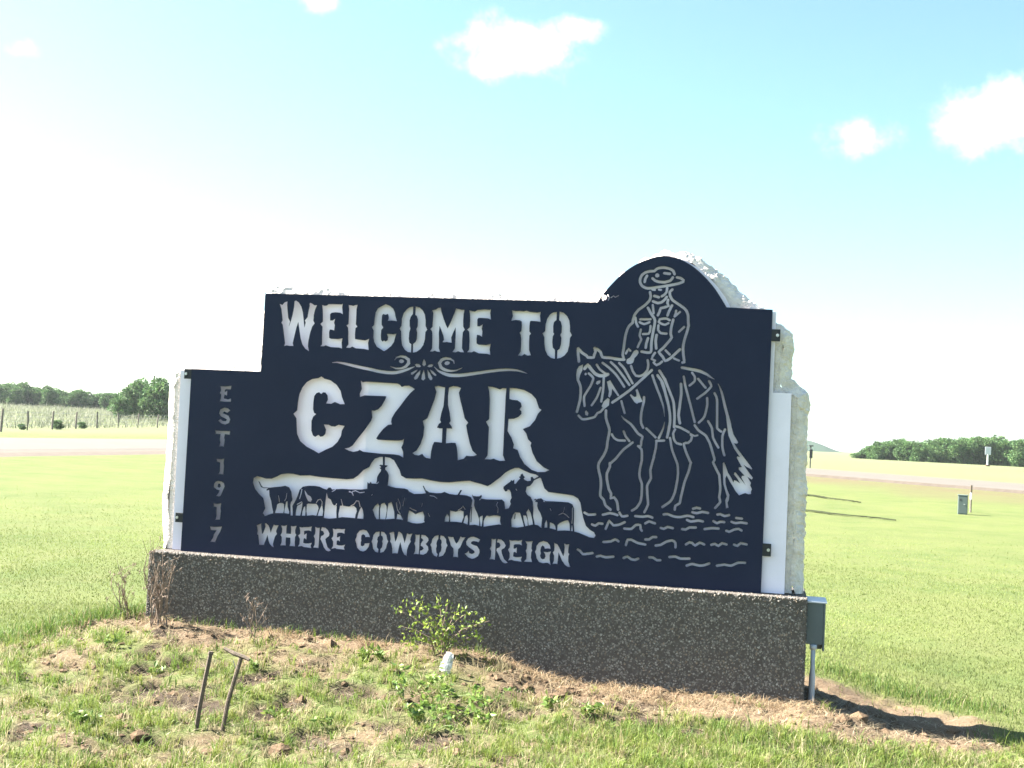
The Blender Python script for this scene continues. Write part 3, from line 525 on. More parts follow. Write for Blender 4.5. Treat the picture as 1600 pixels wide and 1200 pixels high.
s1479,2768,21 1475,2743,21 1484,2721,21 1468,2714,21 1450,2708,21 1426,2702,21 1421,2688,21 1417,2672,21 1406,2647,21
s1363,2725,18 1365,2713,18 1368,2693,18 1371,2673,18 1373,2661,18
s1511,2725,21 1505,2713,21 1497,2694,21 1490,2679,21 1484,2661,21 1480,2647,21
s1544,2686,18 1542,2666,18 1534,2641,18
s1574,2677,17 1563,2667,17 1547,2651,17 1536,2641,17
s1327,2702,21 1334,2690,21 1345,2671,21 1354,2656,21 1363,2644,21 1373,2631,21 1380,2622,21 1386,2602,21 1384,2578,21
s1384,2578,21 1383,2567,21 1380,2548,21 1377,2529,21 1375,2513,21 1373,2501,21 1371,2485,21 1369,2468,21 1367,2452,21 1366,2438,21 1366,2424,21 1366,2405,21 1367,2386,21 1366,2369,21 1362,2359,21 1353,2356,21 1337,2356,21 1318,2358,21 1303,2361,21 1293,2362,21
s1272,2611,18 1283,2612,18 1301,2612,18 1322,2613,18 1340,2613,18 1351,2614,18
s1268,2589,18 1284,2581,18 1303,2575,18 1317,2579,18 1334,2586,18 1344,2591,18
s1353,2562,18 1353,2549,18 1352,2531,18 1350,2517,18 1341,2502,18 1328,2500,18 1309,2499,18 1297,2498,18
s1416,2596,19 1422,2616,19 1444,2621,19 1461,2623,19 1478,2622,19 1498,2611,19
s1416,2593,18 1436,2582,18 1451,2577,18 1466,2575,18 1490,2588,18
s1414,2569,19 1413,2552,19 1413,2534,19 1422,2520,19 1434,2510,19 1448,2508,19 1466,2507,19 1478,2507,19
s1525,2616,21 1523,2606,21 1519,2589,21 1515,2570,21 1513,2557,21 1511,2540,21 1510,2521,21 1510,2507,21 1515,2492,21 1519,2478,21 1514,2468,21 1505,2455,21 1496,2443,21 1487,2432,21 1475,2417,21 1463,2402,21 1454,2392,21 1437,2377,21 1426,2364,21 1433,2353,21 1446,2339,21 1457,2328,21 1467,2310,21 1478,2297,21 1494,2303,21 1511,2315,21 1523,2325,21 1537,2339,21 1549,2351,21 1561,2364,21 1576,2379,21 1586,2389,21
s1477,2378,18 1486,2369,18 1500,2356,18 1510,2347,18
s1610,2562,18 1600,2551,18 1584,2535,18 1573,2524,18
s1543,2319,16 1554,2314,16 1571,2307,16 1583,2303,16
s1280,2532,18 1278,2519,18 1274,2500,18 1273,2485,18 1280,2470,18 1286,2456,18 1281,2441,18 1273,2425,18 1267,2409,18 1262,2395,18
s1338,2467,21 1333,2449,21 1327,2427,21 1325,2408,21 1324,2393,21
s1403,2494,21 1401,2481,21 1399,2461,21 1398,2444,21 1400,2426,21 1403,2404,21 1405,2390,21
s1206,2366,18 1193,2378,18 1182,2363,18 1173,2343,18
h1253,2375 1268,2366 1271,2351 1260,2331 1241,2310 1233,2275 1214,2262 1189,2261 1178,2274 1182,2298 1206,2314 1220,2339 1234,2365
s1397,2356,19 1389,2344,19 1381,2330,19 1374,2308,19 1399,2296,19 1390,2281,19 1400,2271,19 1413,2262,19 1435,2273,19 1454,2291,19
s1217,2248,19 1223,2231,19 1231,2211,19 1238,2199,19 1249,2185,19 1257,2175,19 1282,2171,19 1299,2176,19 1316,2185,19 1325,2194,19 1336,2208,19 1344,2220,19 1347,2234,19 1349,2251,19 1349,2265,19 1346,2283,19 1343,2297,19
s1378,2222,21 1370,2213,21 1357,2200,21 1341,2184,21 1326,2168,21 1312,2155,21 1297,2140,21 1276,2119,21 1254,2097,21 1233,2077,21 1218,2062,21 1204,2051,21 1188,2038,21 1172,2025,21 1157,2014,21 1146,2005,21 1134,1996,21 1120,1985,21 1106,1975,21 1093,1966,21 1086,1960,21
s809,2268,22 807,2281,22 804,2302,22 801,2320,22 800,2337,22 798,2358,22 799,2370,22 810,2358,22 826,2341,22 838,2332,22 855,2322,22 867,2315,22 878,2302,22 891,2302,22 910,2302,22 923,2304,22 927,2324,22 936,2349,22 931,2364,22 927,2376,22 950,2367,22 963,2358,22 976,2346,22 982,2327,22 992,2309,22 1005,2306,22 1023,2305,22 1042,2305,22 1058,2304,21 1072,2302,21 1091,2300,21 1109,2298,21 1123,2296,21 1145,2295,21 1162,2295,21
h843,2246 840,2201 824,2161 818,2126 798,2120 793,2160 797,2205 811,2230
s808,2125,21 814,2113,21 824,2093,21 830,2076,21 833,2060,21 834,2039,21 835,2022,21 834,2009,21 834,1993,21 833,1976,21 831,1962,21 828,1947,21 824,1927,21 819,1906,21 815,1887,21 812,1876,21
h857,2172 863,2182 873,2181 878,2170 870,2162 861,2163
s857,2214,26 868,2230,26 880,2243,26 890,2234,26 902,2219,26 912,2207,26 927,2191,26 938,2180,26 956,2170,26 974,2164,26 988,2163,26 1006,2164,26 1019,2166,26 1041,2177,26
s950,2248,18 957,2238,18 967,2223,18 977,2211,18 990,2202,18 1006,2191,18 1018,2183,18 1039,2176,18
s891,2178,19 902,2170,19 918,2156,19 928,2142,19 927,2130,19 921,2113,19 915,2095,19 908,2079,19 901,2066,19 891,2049,19 880,2030,19 870,2012,19 864,1998,19 863,1984,19 864,1966,19 867,1948,19 869,1933,19 870,1924,19
h950,2101 956,2119 976,2127 987,2125 982,2105 963,2092
s989,2070,18 985,2060,18 980,2043,18 974,2024,18 968,2006,18 962,1992,18 956,1980,18 947,1966,18 938,1951,18 930,1938,18 925,1931,18
s1010,2148,19 1010,2136,19 1010,2116,19 1010,2093,19 1010,2071,19 1009,2054,19 1008,2037,19 1005,2016,19 1003,1994,19 1000,1975,19 999,1964,19
h1036,2119 1061,2133 1074,2111 1138,2017 1126,2009 1079,2066 1076,2022 1064,1996 1050,2006 1055,2046 1043,2090
h1047,1993 1063,1986 1060,1937 1036,1916 1019,1905 1003,1929 1018,1965
s1021,1915,18 1010,1900,18 997,1884,18 973,1873,18 964,1858,18 954,1843,18 938,1836,18 920,1831,18 902,1826,18 885,1822,18 870,1820,18 855,1821,18 839,1834,18 826,1847,18
h884,1892 903,1870 899,1850 879,1854 875,1879
s995,2264,19 1003,2259,19 1018,2249,19 1033,2238,19 1046,2229,19 1056,2220,19 1070,2209,19 1084,2196,19 1098,2183,19 1108,2172,19 1120,2157,19 1135,2137,19 1151,2115,19 1164,2096,19 1172,2085,19
s1059,2272,19 1067,2265,19 1080,2254,19 1094,2242,19 1106,2231,19 1114,2221,19 1126,2208,19 1138,2194,19 1149,2180,19 1158,2169,19 1168,2157,19 1180,2141,19 1193,2124,19 1204,2110,19 1211,2101,19
s1124,2267,19 1133,2259,19 1148,2246,19 1160,2233,19 1169,2222,19 1179,2205,19 1189,2189,19 1198,2175,19 1204,2164,19 1213,2150,19 1223,2135,19 1230,2122,19 1235,2115,19
s1155,1973,18 1159,1961,18 1164,1942,18 1169,1927,18 1174,1912,18 1180,1894,18 1184,1883,18
h1260,2064 1274,2074 1285,2050 1299,2016 1318,1977 1306,1972 1286,1966 1277,1957 1256,1970 1217,2023 1226,2030 1255,2009 1269,2015 1268,2040
s1328,2012,19 1329,1995,19 1328,1973,19 1325,1961,19 1322,1944,19 1318,1927,19 1316,1913,19 1313,1896,19 1312,1875,19 1311,1859,19 1311,1843,19 1313,1824,19 1315,1810,19 1324,1791,19 1332,1776,19
s1385,2182,19 1388,2173,19 1394,2158,19 1400,2141,19 1407,2123,19 1413,2110,19 1419,2095,19 1427,2076,19 1436,2056,18 1445,2037,18 1451,2023,18 1456,2009,17 1462,1992,16 1469,1975,15 1475,1958,14 1479,1945,13 1482,1931,11 1485,1912,8 1488,1893,6 1490,1877,4 1492,1867,2
s1424,2184,21 1429,2177,21 1438,2166,21 1449,2152,21 1459,2138,21 1466,2126,21 1471,2112,21 1478,2092,21 1484,2069,21 1490,2049,21 1494,2034,21 1499,2018,21 1505,1999,21 1511,1982,21 1514,1971,21
s1437,2219,21 1443,2211,21 1452,2198,21 1462,2182,21 1472,2168,21 1479,2156,21 1486,2142,21 1494,2125,21 1502,2108,21 1506,2099,21
s1039,1896,21 1039,1886,21 1039,1870,21 1040,1852,21 1042,1837,21 1046,1824,21 1052,1806,21 1060,1787,21 1066,1770,21 1070,1759,21 1073,1744,21 1072,1729,21 1071,1719,21 1069,1704,21 1066,1688,21 1064,1672,21 1062,1660,21 1061,1645,21 1060,1627,21 1058,1609,21 1055,1595,21 1051,1581,21 1044,1565,21 1037,1549,21 1033,1540,21
s1035,1545,21 1029,1535,21 1019,1518,21 1009,1501,21 1003,1489,21 999,1470,21 1000,1449,21 1003,1437,21 1007,1420,21 1013,1401,21 1018,1384,21 1021,1371,21 1023,1357,21 1025,1341,21 1026,1326,21 1026,1312,21 1026,1300,21 1025,1283,21 1024,1265,21 1024,1249,21 1025,1238,21 1033,1226,21 1045,1215,21 1054,1205,21 1060,1186,21 1068,1167,21 1080,1156,21 1098,1143,21 1109,1135,21
s1160,1862,6 1169,1850,10 1183,1836,14 1194,1829,15 1208,1819,17 1223,1809,18 1234,1801,19 1243,1792,19 1254,1780,20 1264,1768,20 1271,1759,20 1284,1742,20 1297,1728,20 1315,1718,20 1330,1707,19 1327,1690,19 1322,1672,18 1322,1654,18 1321,1638,18 1299,1632,16
s1299,1634,19 1312,1625,19 1327,1609,19 1329,1596,19 1331,1577,19 1332,1555,19 1332,1537,19 1333,1526,19
s1333,1531,19 1331,1519,19 1328,1499,19 1324,1477,19 1321,1456,19 1320,1441,19 1319,1426,19 1320,1410,19 1322,1397,19 1325,1387,19 1331,1373,19 1337,1358,19 1341,1345,19 1342,1331,19 1343,1311,19 1343,1290,19 1343,1270,19 1343,1256,19 1341,1239,19 1339,1221,19 1335,1207,19 1328,1192,19 1317,1174,19 1308,1161,19 1290,1147,19 1274,1137,19
s1092,1715,18 1100,1702,18 1111,1687,18 1125,1678,18 1141,1671,18 1158,1670,18 1181,1671,18 1196,1671,18
s1183,1742,18 1190,1726,18 1199,1706,18 1209,1693,18 1222,1678,18 1231,1668,18
s1256,1659,19 1248,1653,19 1236,1642,19 1223,1631,19 1213,1623,19 1202,1614,19 1190,1603,19 1180,1591,19 1172,1582,19 1162,1569,19 1151,1554,19 1141,1540,19 1133,1530,19 1122,1518,19 1107,1504,19 1094,1491,19 1086,1483,19
s1088,1491,21 1089,1464,21 1083,1449,21 1075,1429,21 1069,1413,21 1068,1398,21 1069,1380,21 1071,1364,21 1074,1352,21 1077,1336,21 1082,1318,21 1086,1302,21 1089,1291,21 1100,1273,21 1108,1258,21 1108,1239,21 1107,1223,21 1132,1230,21 1144,1218,21 1155,1201,21 1159,1188,21 1163,1169,21 1166,1150,21 1168,1138,21
s1356,1772,18 1367,1763,18 1384,1748,18 1403,1731,18 1420,1716,18 1430,1707,18
s1494,1830,2 1493,1821,5 1490,1805,8 1487,1788,11 1484,1774,14 1479,1761,15 1473,1745,17 1465,1727,18 1459,1713,20 1455,1704,21
s1436,1681,18 1448,1682,18 1467,1683,18 1486,1685,18 1497,1686,18
s1438,1678,18 1438,1666,18 1437,1647,18 1436,1629,18 1434,1617,18 1431,1599,18 1428,1581,18 1424,1564,18 1422,1555,18
s1425,1560,19 1422,1546,19 1416,1524,19 1410,1497,19 1405,1473,19 1402,1456,19 1403,1440,19 1405,1422,19 1407,1405,19 1408,1392,19 1403,1380,19 1396,1365,19 1388,1350,19 1383,1337,19 1382,1324,19 1383,1307,19 1385,1289,19 1386,1274,19 1388,1260,19 1390,1242,19 1393,1222,19 1395,1204,19 1395,1191,19 1390,1176,19 1383,1157,19 1375,1141,19 1370,1131,19
s1458,2131,20 1464,2115,20 1475,2088,20 1487,2057,20 1498,2027,20 1505,2005,20 1511,1986,20 1516,1964,20 1522,1940,20 1526,1919,20 1529,1903,20 1531,1890,20 1533,1874,20 1534,1858,20 1535,1843,20 1535,1830,20 1533,1814,20 1530,1792,20 1527,1768,20 1524,1748,20 1522,1736,20
s1482,2157,20 1486,2146,20 1493,2129,20 1502,2109,20 1510,2090,20 1517,2074,20 1524,2059,20 1532,2040,20 1542,2019,20 1550,1999,20 1555,1983,20 1558,1966,20 1561,1943,20 1564,1919,20 1566,1897,20 1567,1880,20 1568,1864,20 1568,1843,20 1568,1821,20 1568,1803,20 1568,1792,20
s1568,1802,18 1580,1799,18 1600,1795,18 1617,1790,18 1628,1785,18 1643,1777,18 1659,1770,18 1673,1763,18 1681,1758,18
s1535,1830,20 1534,1814,20 1532,1791,20 1530,1778,20 1527,1759,20 1523,1739,20 1520,1722,20 1518,1711,20
s1605,2125,21 1606,2115,21 1607,2100,21 1609,2082,21 1610,2064,21 1611,2049,21 1610,2033,21 1608,2011,21 1606,1988,21 1604,1966,21 1603,1950,21 1602,1937,21 1600,1922,21 1599,1907,21 1598,1893,21 1598,1882,21 1601,1867,21 1604,1850,21 1608,1833,21 1611,1824,21
s1624,2182,18 1626,2173,18 1629,2159,18 1632,2143,18 1636,2125,18 1640,2109,18 1646,2088,18 1655,2060,18 1665,2028,18 1674,1997,18 1682,1974,18 1689,1949,18 1699,1917,18 1708,1884,18 1717,1856,18 1722,1838,18
s1808,2025,18 1809,2015,18 1810,1999,18 1811,1980,18 1810,1964,18 1808,1951,18 1805,1932,18 1801,1912,18 1797,1894,18 1792,1881,18 1784,1868,18 1772,1854,18 1760,1842,18 1753,1835,18
s1686,2214,18 1696,2201,18 1707,2185,18 1710,2168,18 1708,2151,18 1698,2139,18 1682,2124,18 1671,2115,18
s1734,2169,18 1742,2160,18 1756,2144,18 1771,2127,18 1784,2112,18 1793,2103,18
s1817,2155,18 1823,2145,18 1832,2130,18 1835,2117,18 1829,2106,18 1818,2092,18 1805,2078,18 1794,2066,18 1784,2057,18 1770,2046,18 1754,2034,18 1741,2023,18 1733,2017,18
s1607,2250,20 1615,2249,20 1630,2247,21 1647,2244,21 1663,2242,22 1675,2240,22 1687,2238,22 1702,2236,23 1718,2233,23 1733,2230,23 1744,2228,23 1760,2222,22 1779,2214,21 1793,2208,20 1805,2201,17 1817,2192,15 1828,2185,12 1844,2177,7 1857,2171,2
s1885,2138,3 1889,2131,5 1895,2119,8 1902,2105,11 1908,2090,14 1914,2076,17 1920,2058,17 1927,2032,18 1935,2003,19 1942,1976,20 1948,1956,21 1954,1937,21 1961,1913,21 1969,1888,21 1976,1866,21 1981,1850,22 1985,1834,22 1988,1817,22 1991,1802,22 1993,1793,23
s1862,2064,18 1867,2055,18 1876,2039,18 1883,2016,18 1885,1991,18 1886,1953,18 1888,1910,18 1889,1871,18 1890,1846,18 1891,1824,18 1892,1808,18 1894,1798,18 1909,1784,18 1924,1775,18
s1822,1850,18 1828,1841,18 1838,1826,18 1847,1810,18 1854,1796,18 1856,1784,18 1858,1769,18 1861,1752,18 1863,1736,18 1866,1724,18 1873,1711,18 1882,1694,18 1893,1676,18 1902,1662,18 1908,1653,18
s1952,1793,18 1949,1785,18 1943,1771,18 1938,1756,18 1935,1741,18 1935,1728,18 1935,1709,18 1936,1688,18 1937,1668,18 1939,1654,18 1942,1639,18 1947,1622,18 1952,1606,18 1956,1597,18
s1723,1814,19 1730,1804,19 1742,1789,19 1753,1777,19 1764,1769,19 1780,1759,19 1796,1749,19 1808,1740,19 1815,1731,19 1823,1718,19 1831,1704,19 1839,1690,19 1844,1679,19 1849,1665,19 1856,1647,19 1862,1627,19 1868,1610,19 1872,1597,19 1879,1576,19 1883,1559,19 1874,1539,19 1878,1529,19 1886,1514,19 1894,1499,19 1900,1487,19 1908,1473,19 1918,1456,19 1924,1445,19
s1924,1445,19 1925,1432,19 1928,1410,19 1931,1385,19 1934,1361,19 1935,1344,19 1935,1331,19 1934,1315,19 1932,1299,19 1931,1286,19 1931,1276,19 1936,1258,19 1939,1243,19 1933,1232,19 1921,1217,19 1910,1203,19 1903,1195,19
h1955,1898 1977,1899 1993,1836 2016,1760 2054,1701 2047,1689 2023,1692 2051,1650 2096,1595 2166,1509 2162,1500 2123,1519 2101,1534 2129,1495 2174,1439 2167,1425 2136,1442 2128,1451 2161,1400 2157,1381 2170,1353 2164,1333 2165,1316 2146,1313 2122,1321 2103,1313 2078,1300 2050,1331 2030,1364 2004,1401 1979,1446 1970,1423 1974,1380 1988,1337 2006,1300 2003,1261 1994,1241 2003,1203 1984,1197 1977,1259 1987,1289 1974,1327 1957,1379 1952,1451 1946,1538 1955,1546 1968,1520 1987,1468 2013,1431 2031,1395 2037,1413 2052,1409 2081,1391 2061,1424 2033,1456 2035,1470 2044,1473 2069,1443 2124,1379 2089,1435 2093,1449 2112,1451 2067,1496 2067,1511 2090,1514 2049,1582 2051,1595 2073,1588 2027,1649 1980,1748 1978,1758 1962,1850
s1576,1775,18 1569,1761,18 1563,1743,18 1565,1728,18 1568,1709,18 1573,1695,18 1582,1681,18 1593,1671,18 1611,1666,18 1627,1663,18
s1697,1740,19 1707,1730,19 1704,1714,19 1699,1696,19 1680,1678,19 1661,1676,19 1647,1669,19 1648,1660,19 1652,1646,19 1658,1630,19 1664,1614,19 1669,1602,19 1675,1588,19 1684,1570,19 1693,1551,19 1701,1535,19 1706,1526,19
s1694,1747,14 1709,1739,14 1726,1732,14 1748,1738,14
s1706,1530,19 1704,1520,19 1701,1503,19 1698,1483,19 1694,1467,19 1690,1452,19 1683,1432,19 1676,1411,19 1669,1390,19 1664,1372,19 1660,1353,19 1655,1327,19 1650,1300,19 1645,1276,19 1642,1259,19 1640,1241,19 1638,1226,19 1635,1215,19 1619,1204,19 1604,1194,19 1601,1178,19 1600,1164,19
s1540,1708,18 1543,1696,18 1547,1677,18 1551,1655,18 1556,1633,18 1561,1616,18 1568,1598,18 1578,1575,18 1589,1550,18 1599,1527,18 1605,1511,18 1608,1497,18 1610,1482,18 1611,1467,18 1612,1453,18 1613,1443,18 1612,1424,18 1611,1402,18 1610,1389,18
s1610,1389,19 1608,1377,19 1605,1357,19 1602,1333,19 1598,1311,19 1595,1295,19 1591,1283,19 1586,1268,19 1580,1253,19 1574,1240,19 1568,1231,19 1560,1221,19 1547,1210,19 1535,1201,19 1526,1194,19 1505,1178,19
s909,1100,19 922,1093,19 940,1085,19 956,1086,19 978,1089,19 992,1091,19
s1051,1092,19 1061,1095,19 1077,1100,19 1094,1105,19 1108,1108,19 1121,1106,19 1139,1103,19 1155,1099,19 1165,1096,19
s1179,1117,19 1188,1102,19 1200,1089,19 1213,1089,19 1230,1093,19 1242,1096,19
s1301,1097,19 1311,1097,19 1328,1096,19 1347,1096,19 1360,1096,19 1380,1100,19 1398,1103,19 1418,1099,19 1433,1093,19
s971,1013,19 983,1008,19 998,1005,19 1010,1014,19 1022,1024,19 1038,1024,19 1052,1023,19
s1079,985,19 1085,1002,19 1092,1021,19 1097,1037,19 1103,1048,19 1121,1032,19 1137,1016,19 1149,1017,19 1166,1020,19 1181,1024,19 1196,1031,19 1213,1040,19 1224,1046,19
s1222,997,19 1236,996,19 1259,996,19 1276,998,19 1287,1007,19 1299,1020,19 1309,1029,19 1327,1033,19 1343,1031,19 1346,1018,19 1347,1002,19 1357,988,19
s1381,1046,19 1394,1055,19 1410,1063,19 1424,1060,19 1443,1054,19 1455,1051,19
s1066,884,19 1076,885,19 1093,887,19 1110,890,19 1123,892,19 1141,902,19 1156,909,19 1171,904,19 1182,896,19
s1240,871,19 1243,883,19 1247,901,19 1252,913,19 1279,915,19 1294,909,19 1313,900,19 1329,894,19 1343,891,19 1361,889,19 1378,887,19 1389,885,19
s1387,924,19 1400,925,19 1416,926,19 1428,936,19 1440,945,19 1455,947,19 1469,947,19
s870,812,19 888,803,19 899,791,19 912,780,19 927,781,19 944,785,19 958,787,19 975,791,19 986,793,19
s1019,768,19 1032,773,19 1049,777,19 1067,772,19 1089,768,19 1102,769,19 1120,772,19 1137,775,19 1148,777,19
s1227,772,19 1240,779,19 1256,784,19 1271,776,19 1286,766,19 1301,764,19 1316,764,19 1340,775,19
s1422,790,19 1436,791,19 1452,790,19 1467,781,19 1482,772,19 1508,774,19
s1517,1123,19 1531,1126,19 1549,1127,19 1562,1123,19 1579,1117,19 1593,1113,19 1608,1111,19 1626,1110,19 1642,1111,19 1654,1113,19 1671,1118,19 1687,1122,19 1699,1124,19 1714,1123,19 1732,1119,19 1743,1117,19
s1738,1180,19 1750,1184,19 1764,1189,19 1790,1185,19
s1734,1153,19 1748,1150,19 1766,1148,19 1778,1151,19 1795,1156,19 1808,1160,19 1823,1159,19 1841,1157,19 1852,1155,19
s1696,1092,19 1708,1087,19 1725,1082,19 1737,1084,19 1753,1087,19 1770,1091,19 1782,1093,19 1802,1091,19 1816,1088,19
s1500,1019,19 1524,1014,19 1538,1022,19 1553,1030,19 1574,1027,19 1592,1023,19
s1662,1020,19 1689,1019,19 1702,1027,19 1717,1036,19 1733,1037,19 1752,1038,19 1765,1039,19
s1831,1031,19 1843,1034,19 1864,1038,19 1881,1041,19 1893,1042,19 1910,1042,19 1926,1042,19 1936,1042,19
s1922,1147,19 1943,1151,19 1959,1145,19 1977,1139,19 1995,1143,18 2010,1148,18
s1895,1095,19 1908,1088,19 1922,1082,19 1945,1093,19 1962,1094,19 1976,1093,19
s2063,1130,18 2075,1129,18 2094,1128,18 2106,1127,18
s2029,1099,18 2043,1094,18 2060,1091,18 2078,1094,18 2098,1098,18 2113,1097,18 2131,1095,18 2143,1094,18
s1993,1029,18 2015,1023,18 2026,1028,18 2041,1036,18 2052,1042,18 2070,1047,18 2085,1049,18 2107,1038,18
s1467,883,19 1484,886,19 1506,891,19 1519,899,19 1535,910,19 1548,918,19 1562,923,19 1579,928,19 1591,930,19 1606,924,19 1616,913,19 1618,895,19 1618,879,19
s1696,906,19 1708,915,19 1722,924,19 1742,921,19 1753,911,19 1766,903,19 1782,915,19 1799,927,19 1818,922,19 1833,915,19
s1886,916,19 1899,921,19 1914,925,19 1926,918,19 1939,912,19 1952,922,19 1966,933,19 1984,930,18 2000,926,18
s2055,929,18 2067,924,18 2081,921,18 2092,932,18 2104,942,18 2118,941,18 2137,938,18 2149,936,18
s1575,803,19 1587,805,19 1606,808,19 1621,809,19 1633,805,19 1647,800,19 1660,797,19 1671,797,19 1687,798,19 1704,799,19 1719,801,19 1727,801,19
s1708,747,19 1718,751,19 1734,758,19 1748,762,19 1761,761,19 1777,758,19 1794,755,19 1806,754,19 1827,756,19 1844,761,19 1863,769,19 1877,775,19
s1935,762,19 1945,765,19 1962,768,18 1979,772,18 1992,774,18 2007,772,18 2025,770,18 2040,770,18 2051,774,18 2065,782,18 2080,790,18 2091,795,18 2109,797,18 2130,798,18 2143,798,18
"""

# ------------------------------------------------------------------ the welcome sign
def parse_art():
    out = []
    for line in ART.strip().split('\n'):
        k = line[0]
        out.append((k, [tuple(float(v) / 1000 for v in t.split(',')) for t in line[1:].split()]))
    return out
def stroke_poly(P, n=7):
    """outline of a round-ended stroke of varying width (a list of convex pieces: one capsule per segment)"""
    L = []; R = []
    m = len(P)
    dirs = []
    for i in range(m):
        a = Vector(P[max(i - 1, 0)][:2]); b = Vector(P[min(i + 1, m - 1)][:2]); d = (b - a)
        dirs.append(d.normalized() if d.length > 1e-9 else Vector((1, 0)))
    pieces = []
    for i in range(m - 1):
        (x0, y0, w0), (x1, y1, w1) = P[i], P[i + 1]
        n0 = Vector((-dirs[i].y, dirs[i].x)) * w0 / 2; n1 = Vector((-dirs[i + 1].y, dirs[i + 1].x)) * w1 / 2
        pieces.append([(x0 + n0.x, y0 + n0.y), (x0 - n0.x, y0 - n0.y), (x1 - n1.x, y1 - n1.y), (x1 + n1.x, y1 + n1.y)])
    for x, y, w in P if m < 3 else (P[0], P[-1]):
        if w > .006: pieces.append([(x + w / 2 * math.cos(2 * math.pi * k / 8), y + w / 2 * math.sin(2 * math.pi * k / 8)) for k in range(8)])
    # joints with a sharp turn
    for i in range(1, m - 1):
        a = Vector(P[i][:2]) - Vector(P[i - 1][:2]); b = Vector(P[i + 1][:2]) - Vector(P[i][:2])
        if a.length > 1e-6 and b.length > 1e-6 and a.angle(b) > .35:
            x, y, w = P[i]; pieces.append([(x + w / 2 * math.cos(2 * math.pi * k / 8), y + w / 2 * math.sin(2 * math.pi * k / 8)) for k in range(8)])
    return pieces
ARC = [(.933, 2.734), (.944, 2.752), (.968, 2.792), (1.027, 2.866), (1.108, 2.953), (1.201, 3.025), (1.306, 3.077), (1.428, 3.107), (1.544, 3.088), (1.651, 3.034), (1.747, 2.955), (1.823, 2.873), (1.877, 2.797), (1.925, 2.722)]
def smooth_open(P, m=4):
    out = []
    for i in range(len(P) - 1):
        p0 = P[max(i - 1, 0)]; p1 = P[i]; p2 = P[i + 1]; p3 = P[min(i + 2, len(P) - 1)]
        for j in range(m):
            t = j / m
            out.append(tuple(.5 * (2 * p1[a] + (p2[a] - p0[a]) * t + (2 * p0[a] - 5 * p1[a] + 4 * p2[a] - p3[a]) * t * t + (3 * p1[a] - p0[a] - 3 * p2[a] + p3[a]) * t ** 3) for a in (0, 1)))
    return out + [P[-1]]
PLATE = [(-2.434, .580), (2.268, .580), (2.270, 2.714)] + smooth_open(ARC)[::-1] + [(-1.821, 2.734), (-1.821, 2.088), (-2.434, 2.088)]

def inside(poly, px, py):
    x = np.array([p[0] for p in poly]); y = np.array([p[1] for p in poly]); r = np.zeros(len(px), bool)
    j = len(x) - 1
    for i in range(len(x)):
        if y[i] != y[j]:
            c = ((y[i] > py) != (y[j] > py)) & (px < (x[j] - x[i]) * (py - y[i]) / (y[j] - y[i]) + x[i]); r ^= c
        j = i
    return r
def build_face_plate(parent):
    ops = [(1, PLATE)]
    for k, P in parse_art():
        if k in 'hi': ops.append((0 if k == 'h' else 1, P))
        else:
            for q in stroke_poly(P): ops.append((0 if k == 's' else 1, q))
    vs = []; es = []
    for _, P in ops:
        b = len(vs); vs += [Vector(p[:2]) for p in P]; n = len(P); es += [(b + i, b + (i + 1) % n) for i in range(n)]
    # a loose lattice keeps the triangles of the sheet well shaped
    V, E, F, _, _, _ = geometry.delaunay_2d_cdt(vs, es, [], 0, 1e-5)
    V = np.array([(v.x, v.y) for v in V]); F = [f for f in F if len(f) == 3]; F = np.array(F)
    cx = V[F][:, :, 0].mean(1); cy = V[F][:, :, 1].mean(1)
    solid = np.zeros(len(F), bool)
    for val, P in ops:
        xs = [p[0] for p in P]; ys = [p[1] for p in P]
        cand = np.where((cx >= min(xs)) & (cx <= max(xs)) & (cy >= min(ys)) & (cy <= max(ys)))[0]
        if len(cand) == 0: continue
        ins = inside(P, cx[cand], cy[cand]); solid[cand[ins]] = bool(val)
    F = F[solid]
    e1 = V[F[:, 1]] - V[F[:, 0]]; e2 = V[F[:, 2]] - V[F[:, 0]]
    flip = (e1[:, 0] * e2[:, 1] - e1[:, 1] * e2[:, 0]) < 0
    F[flip] = F[flip][:, ::-1]
    used = np.unique(F); remap = -np.ones(len(V), int); remap[used] = np.arange(len(used)); V = V[used]; F = remap[F]
    nv = len(V); T = .004
    front = np.stack([V[:, 0], np.zeros(nv), V[:, 1]], -1); back = front + np.array([0, T, 0])
    cnt = {}
    for t in F:
        for a, b in ((t[0], t[1]), (t[1], t[2]), (t[2], t[0])): cnt[(a, b)] = 1
    rim = [(a, b) for (a, b) in cnt if (b, a) not in cnt]
    quads = [(b, a, a + nv, b + nv) for a, b in rim]
    tris = np.concatenate([F, F[:, ::-1] + nv])
    me = np_mesh('face_plate', np.concatenate([front, back]), tris=tris, quads=np.array(quads))
    return link_mesh('face_plate', me, M_PLATE, parent)

